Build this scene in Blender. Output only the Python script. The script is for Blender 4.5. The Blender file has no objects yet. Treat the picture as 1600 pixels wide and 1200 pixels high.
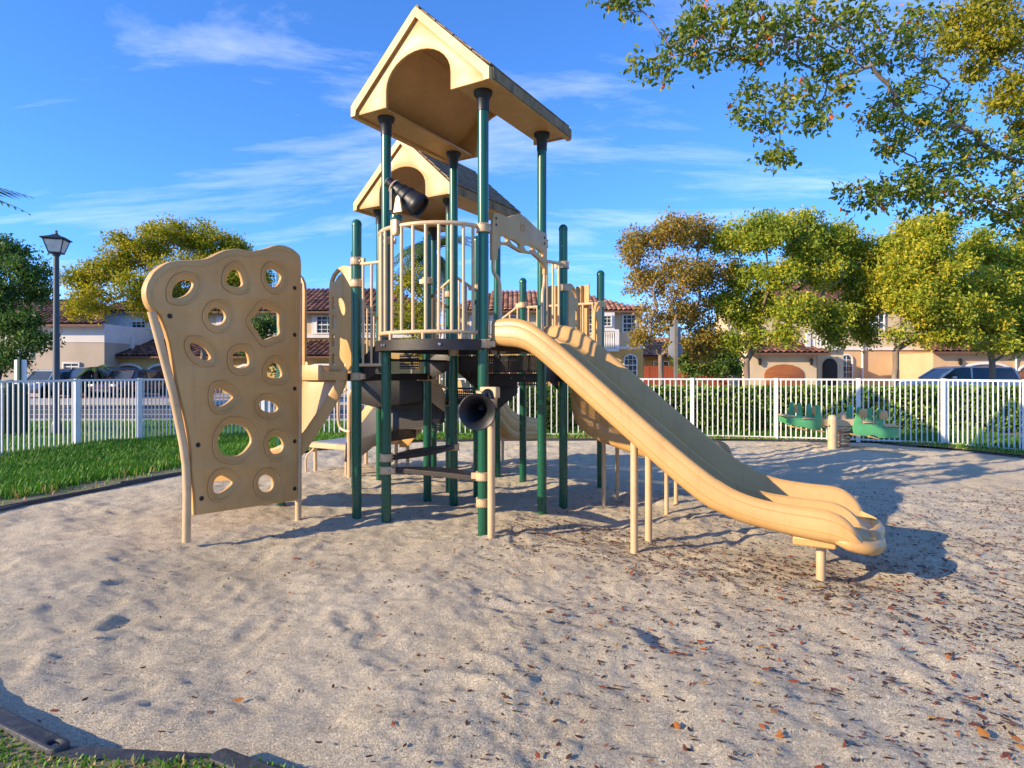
import bpy, bmesh, math, random
import numpy as np
from mathutils import Vector, Matrix, noise as mnoise
from mathutils.geometry import delaunay_2d_cdt

random.seed(7)
RNG = np.random.default_rng(11)
SC = bpy.context.scene
COL = SC.collection
R = math.radians

# ------------------------------------------------------------------ camera
cam_d = bpy.data.cameras.new("camera")
cam = bpy.data.objects.new("camera", cam_d)
COL.objects.link(cam)
cam.location = (0, 0, 1.4)
cam.rotation_euler = (R(90), 0, 0)
cam_d.sensor_width = 36.0
cam_d.lens = 36.0 * 970 / 1600
cam_d.shift_y = -0.0125
cam_d.clip_start = 0.05
cam_d.clip_end = 2000
SC.camera = cam

# ------------------------------------------------------------------ world, sun, exposure
SUN_EL = 20.5
SUN_AZ = (-0.9, -0.43)             # horizontal direction towards the sun
world = bpy.data.worlds.new("World")
SC.world = world
world.use_nodes = True
wn, wl = world.node_tree.nodes, world.node_tree.links
wn.clear()
w_out = wn.new("ShaderNodeOutputWorld")
w_bg = wn.new("ShaderNodeBackground")
w_bg.inputs["Strength"].default_value = 0.15
sky = wn.new("ShaderNodeTexSky")
sky.sky_type = 'NISHITA'
sky.sun_disc = False
sky.sun_elevation = R(SUN_EL)
sky.sun_rotation = math.atan2(SUN_AZ[0], SUN_AZ[1])
sky.altitude = 8000
sky.air_density = 1.3
sky.dust_density = 0.0
sky.ozone_density = 3.0
w_hs = wn.new("ShaderNodeHueSaturation")
w_hs.inputs["Saturation"].default_value = 1.17
w_hs.inputs["Hue"].default_value = 0.505
wl.new(sky.outputs[0], w_hs.inputs["Color"])
w_tc = wn.new("ShaderNodeTexCoord")
# project the view direction on a cloud layer so wisps stretch towards the horizon
w_sep = wn.new("ShaderNodeSeparateXYZ")
wl.new(w_tc.outputs["Generated"], w_sep.inputs[0])
def wmath(op, a, b):
    n = wn.new("ShaderNodeMath"); n.operation = op
    for i, v in enumerate((a, b)):
        if v is None: continue
        if isinstance(v, (int, float)): n.inputs[i].default_value = v
        else: wl.new(v, n.inputs[i])
    return n.outputs[0]
zz = wmath('ADD', wmath('MAXIMUM', w_sep.outputs[2], 0.0), 0.22)
cx = wmath('DIVIDE', w_sep.outputs[0], zz)
cy = wmath('DIVIDE', w_sep.outputs[1], zz)
w_cmb = wn.new("ShaderNodeCombineXYZ")
wl.new(cx, w_cmb.inputs[0]); wl.new(cy, w_cmb.inputs[1])
w_map = wn.new("ShaderNodeMapping")
w_map.inputs["Rotation"].default_value = (0, 0, R(32))
w_map.inputs["Scale"].default_value = (0.9, 2.6, 1)
w_map.inputs["Location"].default_value = (5.3, 0.4, 0)
wl.new(w_cmb.outputs[0], w_map.inputs[0])
w_no = wn.new("ShaderNodeTexNoise")
w_no.inputs["Scale"].default_value = 1.15
w_no.inputs["Detail"].default_value = 9
w_no.inputs["Roughness"].default_value = 0.62
w_no.inputs["Distortion"].default_value = 0.5
wl.new(w_map.outputs[0], w_no.inputs["Vector"])
w_rp = wn.new("ShaderNodeMapRange")
w_rp.inputs["From Min"].default_value = 0.50
w_rp.inputs["From Max"].default_value = 0.82
w_rp.inputs["To Max"].default_value = 0.5
wl.new(w_no.outputs[0], w_rp.inputs[0])
w_mx = wn.new("ShaderNodeMix"); w_mx.data_type = 'RGBA'
wl.new(w_rp.outputs[0], w_mx.inputs["Factor"])
# soft shoulder, so the glow at the horizon does not burn out
w_bw = wn.new("ShaderNodeRGBToBW"); wl.new(w_hs.outputs[0], w_bw.inputs[0])
w_sc = wmath('DIVIDE', 1.0, wmath('ADD', 1.0, wmath('POWER', wmath('DIVIDE', w_bw.outputs[0], 3.6), 1.5)))
w_vm = wn.new("ShaderNodeVectorMath"); w_vm.operation = 'SCALE'
wl.new(w_hs.outputs[0], w_vm.inputs[0]); wl.new(w_sc, w_vm.inputs["Scale"])
wl.new(w_vm.outputs[0], w_mx.inputs[6])
w_mx.inputs[7].default_value = (2.9, 3.0, 3.2, 1)
wl.new(w_mx.outputs[2], w_bg.inputs[0])
wl.new(w_bg.outputs[0], w_out.inputs[0])

sun_d = bpy.data.lights.new("sun", 'SUN')
sun_d.energy = 2.15
sun_d.angle = R(0.53)
sun_d.color = (1.0, 0.80, 0.54)
sun = bpy.data.objects.new("sun", sun_d)
COL.objects.link(sun)
_h = math.hypot(*SUN_AZ)
_c, _s = math.cos(R(SUN_EL)), math.sin(R(SUN_EL))
to_sun = Vector((SUN_AZ[0] / _h * _c, SUN_AZ[1] / _h * _c, _s))
sun.rotation_euler = to_sun.to_track_quat('Z', 'Y').to_euler()
sun.location = (-20, -10, 15)

SC.view_settings.view_transform = 'Standard'
SC.view_settings.look = 'None'
SC.view_settings.gamma = 1.0
SC.view_settings.use_curve_mapping = False
SC.view_settings.exposure = 1.85

# ------------------------------------------------------------------ materials
MATS = {}
def mat(name, col, rough=0.6, col2=None, nscale=6.0, spec=0.5, bump=0.0, bscale=40.0, metal=0.0, detail=4.0, lo=0.35, hi=0.7, coat=0.0, stretch=None, grime=0.0):
    """procedural principled material: colour mixed by noise, noise bump"""
    m = bpy.data.materials.new(name); m.use_nodes = True
    n, l = m.node_tree.nodes, m.node_tree.links
    b = n["Principled BSDF"]
    b.inputs["Roughness"].default_value = rough
    b.inputs["Metallic"].default_value = metal
    b.inputs["Specular IOR Level"].default_value = spec
    b.inputs["Coat Weight"].default_value = coat
    b.inputs["Coat Roughness"].default_value = 0.1
    tc = n.new("ShaderNodeTexCoord")
    vec = tc.outputs["Object"]
    if stretch:
        mp = n.new("ShaderNodeMapping"); mp.inputs["Scale"].default_value = stretch
        l.new(vec, mp.inputs[0]); vec = mp.outputs[0]
    c2 = col2 if col2 else tuple(min(1, c * 0.8) for c in col)
    no = n.new("ShaderNodeTexNoise")
    no.inputs["Scale"].default_value = nscale
    no.inputs["Detail"].default_value = detail
    no.inputs["Roughness"].default_value = 0.6
    l.new(vec, no.inputs["Vector"])
    mr = n.new("ShaderNodeMapRange")
    mr.inputs["From Min"].default_value = lo; mr.inputs["From Max"].default_value = hi
    l.new(no.outputs[0], mr.inputs[0])
    mx = n.new("ShaderNodeMix"); mx.data_type = 'RGBA'
    mx.inputs[6].default_value = (*col, 1); mx.inputs[7].default_value = (*c2, 1)
    l.new(mr.outputs[0], mx.inputs["Factor"])
    colout = mx.outputs[2]
    if grime > 0:                       # scuffs and rain streaks
        m2 = n.new("ShaderNodeMapping"); m2.inputs["Scale"].default_value = (9, 9, 1.6); l.new(tc.outputs["Object"], m2.inputs[0])
        n2 = n.new("ShaderNodeTexNoise"); n2.inputs["Scale"].default_value = 1.7; n2.inputs["Detail"].default_value = 9; n2.inputs["Roughness"].default_value = 0.68; l.new(m2.outputs[0], n2.inputs["Vector"])
        r2 = n.new("ShaderNodeMapRange"); r2.inputs[1].default_value = 0.52; r2.inputs[2].default_value = 0.74; r2.inputs[4].default_value = grime; l.new(n2.outputs[0], r2.inputs[0])
        x2 = n.new("ShaderNodeMix"); x2.data_type = 'RGBA'; l.new(r2.outputs[0], x2.inputs[0]); l.new(colout, x2.inputs[6]); x2.inputs[7].default_value = (*(c * 0.42 for c in c2), 1)
        n3 = n.new("ShaderNodeTexNoise"); n3.inputs["Scale"].default_value = 55; n3.inputs["Detail"].default_value = 3; l.new(tc.outputs["Object"], n3.inputs["Vector"])
        r3 = n.new("ShaderNodeMapRange"); r3.inputs[1].default_value = 0.66; r3.inputs[2].default_value = 0.74; r3.inputs[4].default_value = grime * 0.7; l.new(n3.outputs[0], r3.inputs[0])
        x3 = n.new("ShaderNodeMix"); x3.data_type = 'RGBA'; l.new(r3.outputs[0], x3.inputs[0]); l.new(x2.outputs[2], x3.inputs[6]); x3.inputs[7].default_value = (*(min(1, c * 1.35 + 0.04) for c in col), 1)
        colout = x3.outputs[2]
    l.new(colout, b.inputs["Base Color"])
    rr = n.new("ShaderNodeMapRange")
    rr.inputs["To Min"].default_value = max(0.02, rough - 0.08); rr.inputs["To Max"].default_value = min(1, rough + 0.1)
    l.new(no.outputs[0], rr.inputs[0]); l.new(rr.outputs[0], b.inputs["Roughness"])
    if bump > 0:
        nb = n.new("ShaderNodeTexNoise"); nb.inputs["Scale"].default_value = bscale; nb.inputs["Detail"].default_value = 5
        l.new(vec, nb.inputs["Vector"])
        bp = n.new("ShaderNodeBump"); bp.inputs["Strength"].default_value = bump; bp.inputs["Distance"].default_value = 0.01
        l.new(nb.outputs[0], bp.inputs["Height"]); l.new(bp.outputs[0], b.inputs["Normal"])
    MATS[name] = m
    return m

def leaf_mat(name, stops, trans=0.45, rough=0.5):
    """foliage: colour ramp over a per-leaf random tint, part of the light passes through"""
    m = bpy.data.materials.new(name); m.use_nodes = True
    n, l = m.node_tree.nodes, m.node_tree.links
    b = n["Principled BSDF"]; out = n["Material Output"]
    at = n.new("ShaderNodeAttribute"); at.attribute_name = "tint"
    rp = n.new("ShaderNodeValToRGB")
    e = rp.color_ramp.elements
    while len(e) < len(stops): e.new(0.5)
    for i, (p, c) in enumerate(stops):
        e[i].position = p; e[i].color = (*c, 1)
    l.new(at.outputs["Fac"], rp.inputs[0])
    l.new(rp.outputs[0], b.inputs["Base Color"])
    b.inputs["Roughness"].default_value = rough
    b.inputs["Specular IOR Level"].default_value = 0.35
    tr = n.new("ShaderNodeBsdfTranslucent")
    l.new(rp.outputs[0], tr.inputs[0])
    mx = n.new("ShaderNodeMixShader"); mx.inputs[0].default_value = trans
    l.new(b.outputs[0], mx.inputs[1]); l.new(tr.outputs[0], mx.inputs[2]); l.new(mx.outputs[0], out.inputs[0])
    MATS[name] = m
    return m

TAN = mat("tan_plastic", (0.62, 0.365, 0.13), 0.44, (0.52, 0.295, 0.095), 3.0, grime=0.28, bump=0.05, bscale=120)
SLIDE = mat("slide_plastic", (0.59, 0.345, 0.125), 0.40, (0.49, 0.275, 0.09), 1.6, grime=0.28, bump=0.03, bscale=90, detail=6)
WALLP = mat("climbing_plastic", (0.64, 0.385, 0.145), 0.50, (0.54, 0.315, 0.11), 2.2, grime=0.22, bump=0.08, bscale=160, detail=7)
TANMETAL = mat("tan_painted_metal", (0.66, 0.47, 0.27), 0.35, (0.56, 0.38, 0.2), 5.0)
GREEN = mat("green_painted_steel", (0.008, 0.105, 0.052), 0.27, (0.006, 0.075, 0.040), 2.5, detail=6, coat=0.25, grime=0.35)
BROWN = mat("brown_coated_steel", (0.028, 0.020, 0.017), 0.42, (0.016, 0.012, 0.011), 9.0, bump=0.2, bscale=260)
BLACKP = mat("black_plastic", (0.007, 0.008, 0.010), 0.45, (0.012, 0.013, 0.016), 9.0, bump=0.05, bscale=120)
STEEL = mat("steel_bolt", (0.55, 0.55, 0.55), 0.3, metal=1.0)
SHING = mat("roof_shingle_plastic", (0.30, 0.20, 0.105), 0.7, (0.085, 0.062, 0.035), 9.0, bump=0.2, bscale=60, detail=8)
ROOFEDGE = mat("mossy_roof_edge", (0.33, 0.22, 0.10), 0.7, (0.07, 0.06, 0.025), 12.0, bump=0.2, bscale=50, detail=8, stretch=(1, 1, 0.3))
WHITEP = mat("white_painted_metal", (0.80, 0.80, 0.77), 0.45, (0.68, 0.67, 0.64), 5.0, grime=0.3)
SEATGREEN = mat("green_board", (0.11, 0.42, 0.17), 0.5, (0.09, 0.36, 0.15), 4.0)
TIMBERB = mat("border_black", (0.035, 0.037, 0.040), 0.55, (0.10, 0.098, 0.092), 22.0, bump=0.3, bscale=70, detail=8, lo=0.5, hi=0.8)
ASPHALT = mat("asphalt", (0.055, 0.055, 0.057), 0.85, (0.075, 0.073, 0.07), 3.0, bump=0.3, bscale=80)
CONCRETE = mat("concrete", (0.46, 0.43, 0.39), 0.85, (0.36, 0.34, 0.31), 1.5, bump=0.1, bscale=40)
REDCURB = mat("red_paver", (0.40, 0.09, 0.06), 0.8, (0.30, 0.07, 0.05), 3.0)
ROADWHITE = mat("road_paint", (0.75, 0.75, 0.73), 0.7, (0.6, 0.6, 0.58), 5.0)
BARK = mat("bark", (0.30, 0.235, 0.175), 0.9, (0.16, 0.12, 0.085), 5.0, bump=0.6, bscale=22, stretch=(1, 1, 0.25))
BARKD = mat("dark_bark", (0.14, 0.10, 0.075), 0.9, (0.07, 0.05, 0.04), 6.0, bump=0.6, bscale=25, stretch=(1, 1, 0.25))
OCHRE = mat("ochre_stucco", (0.62, 0.40, 0.13), 0.9, (0.54, 0.34, 0.11), 0.9, bump=0.25, bscale=30)
CREAM = mat("cream_stucco", (0.66, 0.52, 0.33), 0.9, (0.58, 0.45, 0.28), 0.9, bump=0.25, bscale=30)
PEACH = mat("peach_stucco", (0.66, 0.44, 0.25), 0.9, (0.58, 0.38, 0.2), 0.9, bump=0.25, bscale=30)
WHITEST = mat("white_stucco", (0.74, 0.70, 0.64), 0.9, (0.66, 0.62, 0.56), 0.9, bump=0.25, bscale=30)
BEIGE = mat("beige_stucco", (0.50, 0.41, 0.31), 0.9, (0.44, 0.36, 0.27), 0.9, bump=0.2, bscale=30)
TRIM = mat("white_trim", (0.76, 0.73, 0.68), 0.7, (0.68, 0.65, 0.6), 2.0)
FASCIA = mat("brown_fascia", (0.17, 0.085, 0.05), 0.7)
DOORW = mat("brown_door", (0.20, 0.085, 0.035), 0.55, (0.14, 0.06, 0.025), 3.0, stretch=(0.3, 1, 3))
DOORO = mat("orange_wood_door", (0.38, 0.13, 0.035), 0.5, (0.28, 0.09, 0.025), 3.0, stretch=(0.3, 1, 3))
WOODFENCE = mat("red_wood", (0.36, 0.075, 0.03), 0.8, (0.25, 0.05, 0.02), 4.0, stretch=(2, 2, 0.3))
WOODFENCED = mat("brown_wood", (0.10, 0.045, 0.03), 0.8, (0.07, 0.03, 0.02), 4.0, stretch=(2, 2, 0.3))
GLASS = mat("window_glass", (0.03, 0.04, 0.05), 0.06, (0.05, 0.06, 0.07), 1.0, spec=0.8)
ENTRYSHADE = mat("entrance_shade_paint", (0.03, 0.025, 0.02), 0.8)
LAMPPOLE = mat("blue_grey_pole", (0.045, 0.065, 0.085), 0.45, (0.035, 0.05, 0.065), 5.0)
LAMPGLASS = mat("frosted_lamp_glass", (0.78, 0.74, 0.68), 0.35)
GREYSIGN = mat("grey_sign_back", (0.30, 0.31, 0.32), 0.5, (0.24, 0.25, 0.26), 4.0)
GALV = mat("galvanised_post", (0.20, 0.20, 0.19), 0.55)
BINGREEN = mat("dark_green_metal", (0.01, 0.055, 0.035), 0.45)
TYRE = mat("tyre_rubber", (0.02, 0.02, 0.02), 0.8)
SOIL = mat("lawn_soil", (0.24, 0.19, 0.11), 0.95, (0.15, 0.15, 0.06), 1.6, bump=0.5, bscale=30)
GROUND = mat("far_grass", (0.07, 0.14, 0.02), 0.95, (0.10, 0.15, 0.03), 0.4, bump=0.5, bscale=10)
GRASSL = leaf_mat("grass_blade", [(0, (0.058, 0.189, 0.011)), (0.7, (0.133, 0.324, 0.022)), (0.9, (0.288, 0.324, 0.064)), (1, (0.578, 0.377, 0.164))], 0.3)
LEAF_Y = leaf_mat("leaf_yellow_green", [(0, (0.097, 0.157, 0.012)), (0.45, (0.343, 0.361, 0.018)), (0.8, (0.643, 0.509, 0.022)), (1, (0.720, 0.361, 0.030))])
LEAF_G = leaf_mat("leaf_green", [(0, (0.124, 0.222, 0.029)), (0.5, (0.354, 0.425, 0.039)), (0.85, (0.744, 0.615, 0.048)), (1, (0.800, 0.587, 0.072))])
LEAF_D = leaf_mat("leaf_dark", [(0, (0.034, 0.095, 0.022)), (0.6, (0.090, 0.189, 0.036)), (1, (0.246, 0.315, 0.055))])
LEAF_O = leaf_mat("leaf_orange", [(0, (0.171, 0.168, 0.035)), (0.4, (0.355, 0.279, 0.046)), (0.75, (0.540, 0.340, 0.057)), (1, (0.598, 0.439, 0.139))])
LEAF_N = leaf_mat("leaf_near", [(0, (0.056, 0.117, 0.020)), (0.5, (0.157, 0.245, 0.027)), (0.8, (0.380, 0.392, 0.034)), (0.92, (0.581, 0.432, 0.041)), (0.94, (0.800, 0.197, 0.027)), (1, (0.800, 0.138, 0.041))])
LEAF_YY = leaf_mat("leaf_bright", [(0, (0.158, 0.190, 0.012)), (0.6, (0.396, 0.367, 0.024)), (1, (0.554, 0.417, 0.024))])
LEAF_H = leaf_mat("leaf_hedge", [(0, (0.051, 0.124, 0.018)), (0.6, (0.145, 0.266, 0.030)), (0.93, (0.291, 0.399, 0.052)), (1, (0.435, 0.233, 0.059))], 0.2, 0.35)
LEAF_P = leaf_mat("leaf_palm", [(0, (0.045, 0.098, 0.022)), (1, (0.150, 0.225, 0.045))], 0.2, 0.4)
LITTER = leaf_mat("leaf_litter", [(0, (0.035, 0.022, 0.016)), (0.5, (0.10, 0.045, 0.024)), (0.75, (0.30, 0.075, 0.03)), (0.9, (0.45, 0.15, 0.03)), (1, (0.42, 0.24, 0.04))], 0.12)

def sand_material():
    m = bpy.data.materials.new("sand"); m.use_nodes = True
    n, l = m.node_tree.nodes, m.node_tree.links
    b = n["Principled BSDF"]
    b.inputs["Roughness"].default_value = 0.95
    b.inputs["Specular IOR Level"].default_value = 0.15
    tc = n.new("ShaderNodeTexCoord"); v = tc.outputs["Object"]
    def nz(scale, det, rough=0.6, dist=0.0):
        t = n.new("ShaderNodeTexNoise"); t.inputs["Scale"].default_value = scale
        t.inputs["Detail"].default_value = det; t.inputs["Roughness"].default_value = rough
        t.inputs["Distortion"].default_value = dist
        l.new(v, t.inputs["Vector"]); return t.outputs[0]
    def rng(x, a, bb, c=0.0, d=1.0):
        t = n.new("ShaderNodeMapRange"); t.inputs[1].default_value = a; t.inputs[2].default_value = bb
        t.inputs[3].default_value = c; t.inputs[4].default_value = d
        l.new(x, t.inputs[0]); return t.outputs[0]
    def mix(f, a, bb):
        t = n.new("ShaderNodeMix"); t.data_type = 'RGBA'
        if isinstance(f, float): t.inputs[0].default_value = f
        else: l.new(f, t.inputs[0])
        for i, q in ((6, a), (7, bb)):
            if isinstance(q, tuple): t.inputs[i].default_value = (*q, 1)
            else: l.new(q, t.inputs[i])
        return t.outputs[2]
    big = rng(nz(0.55, 6), 0.38, 0.64)
    base = mix(big, (0.88, 0.77, 0.575), (0.78, 0.66, 0.46))
    g1 = nz(62, 4, 0.72, 1.4)
    base = mix(rng(g1, 0.54, 0.68), base, (0.32, 0.26, 0.20))        # gaps between the clods, their shade painted into the colour
    g0 = nz(130, 3, 0.6, 0.5)
    base = mix(rng(g0, 0.58, 0.70, 0.0, 0.75), base, (0.22, 0.17, 0.13))
    specks = rng(nz(150, 2, 0.5), 0.60, 0.66)
    dens = rng(nz(0.8, 4), 0.42, 0.62)
    mm = n.new("ShaderNodeMath"); mm.operation = 'MULTIPLY'; l.new(specks, mm.inputs[0]); l.new(dens, mm.inputs[1])
    base = mix(mm.outputs[0], base, (0.09, 0.06, 0.045))             # bark crumbs
    l.new(base, b.inputs["Base Color"])
    b1 = n.new("ShaderNodeBump"); b1.inputs["Strength"].default_value = 1.0; b1.inputs["Distance"].default_value = 0.035
    l.new(g1, b1.inputs["Height"])
    b2 = n.new("ShaderNodeBump"); b2.inputs["Strength"].default_value = 0.55; b2.inputs["Distance"].default_value = 0.03
    l.new(nz(26, 5, 0.65, 0.6), b2.inputs["Height"]); l.new(b1.outputs[0], b2.inputs["Normal"])
    l.new(b2.outputs[0], b.inputs["Normal"])
    return m
SAND = sand_material()
CLAY = leaf_mat("clay_tile", [(0, (0.075, 0.035, 0.026)), (0.5, (0.19, 0.085, 0.055)), (1, (0.33, 0.15, 0.09))], 0.0, 0.8)
CLAYO = leaf_mat("orange_clay_tile", [(0, (0.24, 0.10, 0.055)), (0.5, (0.42, 0.20, 0.11)), (1, (0.55, 0.30, 0.18))], 0.0, 0.8)

# ------------------------------------------------------------------ mesh helpers
class MB:
    def __init__(s): s.v = []; s.f = []
    def add(s, vs, fs):
        o = len(s.v); s.v += [tuple(q) for q in vs]; s.f += [tuple(i + o for i in q) for q in fs]; return s
    def box(s, c, d, rz=0.0, ry=0.0):
        hx, hy, hz = d[0] / 2, d[1] / 2, d[2] / 2
        m = Matrix.Rotation(rz, 3, 'Z') @ Matrix.Rotation(ry, 3, 'Y')
        vs = [Vector(c) + m @ Vector((x, y, z)) for x in (-hx, hx) for y in (-hy, hy) for z in (-hz, hz)]
        return s.add(vs, [(0, 1, 3, 2), (4, 6, 7, 5), (0, 4, 5, 1), (2, 3, 7, 6), (0, 2, 6, 4), (1, 5, 7, 3)])
    def ring_loft(s, rings, closed=True, cap=True):
        n = len(rings[0]); vs = [p for r in rings for p in r]; fs = []
        for k in range(len(rings) - 1):
            for i in range(n if closed else n - 1):
                j = (i + 1) % n
                fs.append((k * n + i, k * n + j, (k + 1) * n + j, (k + 1) * n + i))
        if cap:
            fs.append(tuple(range(n))[::-1]); fs.append(tuple((len(rings) - 1) * n + i for i in range(n)))
        return s.add(vs, fs)
    def tube(s, pts, r, seg=8, closed=False):
        pts = [Vector(p) for p in pts]; n = len(pts); rs = r if isinstance(r, (list, tuple)) else [r] * n
        rings = []; up = None
        for i, p in enumerate(pts):
            if closed: t = pts[(i + 1) % n] - pts[i - 1]
            else: t = pts[min(i + 1, n - 1)] - pts[max(i - 1, 0)]
            t.normalize()
            if up is None:
                up = Vector((0, 0, 1)) if abs(t.z) < 0.9 else Vector((1, 0, 0))
            a = (up - t * up.dot(t)).normalized(); up = a; b = t.cross(a)
            rings.append([p + (a * math.cos(q) + b * math.sin(q)) * rs[i] for q in (2 * math.pi * k / seg for k in range(seg))])
        if closed: rings.append(rings[0])
        return s.ring_loft(rings, True, not closed)
    def cyl(s, p0, p1, r0, r1=None, seg=12): return s.tube([p0, p1], [r0, r0 if r1 is None else r1], seg)
    def lathe(s, prof, o=(0, 0, 0), seg=16, mtx=None):
        rings = []
        for r, z in prof:
            ring = [Vector((r * math.cos(2 * math.pi * k / seg), r * math.sin(2 * math.pi * k / seg), z)) for k in range(seg)]
            rings.append([(mtx @ q if mtx else q) + Vector(o) for q in ring])
        return s.ring_loft(rings)
    def prism(s, poly, z0, z1):
        n = len(poly)
        return s.ring_loft([[(x, y, z0) for x, y in poly], [(x, y, z1) for x, y in poly]])
    def build(s, name, m, parent=None, smooth=35, bevel=0.0, loc=None):
        me = bpy.data.meshes.new(name); me.from_pydata(s.v, [], s.f); me.update()
        bm = bmesh.new(); bm.from_mesh(me); bmesh.ops.recalc_face_normals(bm, faces=bm.faces); bm.to_mesh(me); bm.free()
        return link(name, me, m, parent, smooth, bevel, loc)

def link(name, me, m, parent=None, smooth=35, bevel=0.0, loc=None):
    if m is not None: me.materials.append(m)
    if smooth:
        me.polygons.foreach_set("use_smooth", [True] * len(me.polygons)); me.set_sharp_from_angle(angle=R(smooth))
    o = bpy.data.objects.new(name, me); COL.objects.link(o)
    if parent is not None: o.parent = parent
    if loc is not None: o.location = loc
    if bevel > 0:
        b = o.modifiers.new("bevel", 'BEVEL'); b.width = bevel; b.segments = 2; b.limit_method = 'ANGLE'; b.angle_limit = R(40)
    return o

def dup(o, parent=None, loc=None, rot=None, scale=None):
    c = o.copy(); COL.objects.link(c)
    c.parent = parent
    if loc is not None: c.location = loc
    if rot is not None: c.rotation_euler = rot
    if scale is not None: c.scale = scale
    for ch in [q for q in bpy.data.objects if q.parent == o]: dup(ch, c)
    return c

def thing(name, label, cat, loc=(0, 0, 0), rz=0.0, group=None):
    o = bpy.data.objects.new(name, None); COL.objects.link(o); o.empty_display_size = 0.2
    o.location = loc; o.rotation_euler = (0, 0, rz)
    o["label"] = label; o["category"] = cat
    if group: o["group"] = group
    return o
def tag(o, label, cat, group=None):
    o["label"] = label; o["category"] = cat
    if group: o["group"] = group
    return o
def struct(o): o["kind"] = "structure"; return o
def stuff(o): o["kind"] = "stuff"; return o

def mesh_np(name, V, F, m, parent=None, tint=None, smooth=False):
    me = bpy.data.meshes.new(name)
    V = np.asarray(V, np.float32); F = np.asarray(F, np.int32); k = F.shape[1]
    me.vertices.add(len(V)); me.vertices.foreach_set("co", V.ravel())
    me.loops.add(F.size); me.loops.foreach_set("vertex_index", F.ravel())
    me.polygons.add(len(F)); me.polygons.foreach_set("loop_start", np.arange(0, F.size, k, dtype=np.int32))
    me.update(calc_edges=True)
    if tint is not None:
        a = me.attributes.new("tint", 'FLOAT', 'POINT'); a.data.foreach_set("value", np.asarray(tint, np.float32))
    if smooth: me.polygons.foreach_set("use_smooth", [True] * len(F))
    me.materials.append(m)
    o = bpy.data.objects.new(name, me); COL.objects.link(o)
    if parent is not None: o.parent = parent
    return o

def plate(name, outline, holes, thick, m, parent, place, bevel=0.006, smooth=40):
    """flat sheet with holes; outline in 2D, place maps (u, v, w) to 3D, w across the thickness"""
    cu = bpy.data.curves.new(name, 'CURVE'); cu.dimensions = '2D'; cu.fill_mode = 'BOTH'
    cu.extrude = max(0.001, thick / 2 - bevel); cu.bevel_depth = bevel; cu.bevel_resolution = 1; cu.offset = -bevel
    for poly in [outline] + list(holes):
        sp = cu.splines.new('POLY'); sp.points.add(len(poly) - 1)
        for p, q in zip(sp.points, poly): p.co = (q[0], q[1], 0, 1)
        sp.use_cyclic_u = True
    t = bpy.data.objects.new("t", cu); COL.objects.link(t)
    me = bpy.data.meshes.new_from_object(t)
    bpy.data.objects.remove(t); bpy.data.curves.remove(cu)
    n = len(me.vertices); co = np.empty(n * 3); me.vertices.foreach_get("co", co)
    co = np.array([place(*q) for q in co.reshape(-1, 3)], dtype=np.float32)
    me.vertices.foreach_set("co", co.ravel()); me.name = name
    bm = bmesh.new(); bm.from_mesh(me); bmesh.ops.remove_doubles(bm, verts=bm.verts, dist=0.0002)
    bmesh.ops.recalc_face_normals(bm, faces=bm.faces); bm.to_mesh(me); bm.free()
    me.materials.clear()
    return link(name, me, m, parent, smooth)

def smooth_poly(pts, k=6):
    """closed Catmull-Rom through the points"""
    n = len(pts); out = []
    for i in range(n):
        p0, p1, p2, p3 = (np.array(pts[(i + j) % n], float) for j in (-1, 0, 1, 2))
        for t in np.arange(k) / k:
            out.append(tuple(0.5 * (2 * p1 + (p2 - p0) * t + (2 * p0 - 5 * p1 + 4 * p2 - p3) * t * t + (3 * p1 - p0 - 3 * p2 + p3) * t ** 3)))
    return out
def smooth_path(pts, k=6):
    pts = [np.array(p, float) for p in pts]; n = len(pts); out = []
    for i in range(n - 1):
        p0, p1, p2, p3 = pts[max(i - 1, 0)], pts[i], pts[i + 1], pts[min(i + 2, n - 1)]
        for t in np.arange(k) / k:
            out.append(0.5 * (2 * p1 + (p2 - p0) * t + (2 * p0 - 5 * p1 + 4 * p2 - p3) * t * t + (3 * p1 - p0 - 3 * p2 + p3) * t ** 3))
    out.append(pts[-1]); return out
def rrect(x0, x1, y0, y1, r, k=5):
    out = []
    for cxx, cyy, a in ((x1 - r, y1 - r, 0), (x0 + r, y1 - r, 90), (x0 + r, y0 + r, 180), (x1 - r, y0 + r, 270)):
        for i in range(k + 1):
            q = R(a + 90 * i / k); out.append((cxx + r * math.cos(q), cyy + r * math.sin(q)))
    return out
def inside(poly, X, Y):
    res = np.zeros(X.shape, bool); n = len(poly)
    for i in range(n):
        x0, y0 = poly[i]; x1, y1 = poly[(i + 1) % n]
        c = ((y0 > Y) != (y1 > Y)) & (X < (x1 - x0) * (Y - y0) / (y1 - y0 + 1e-12) + x0)
        res ^= c
    return res
def edge_dist(poly, X, Y):
    d = np.full(X.shape, 1e9); n = len(poly)
    for i in range(n):
        x0, y0 = poly[i]; x1, y1 = poly[(i + 1) % n]; dx, dy = x1 - x0, y1 - y0
        t = np.clip(((X - x0) * dx + (Y - y0) * dy) / (dx * dx + dy * dy + 1e-12), 0, 1)
        d = np.minimum(d, np.hypot(X - x0 - t * dx, Y - y0 - t * dy))
    return d
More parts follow.
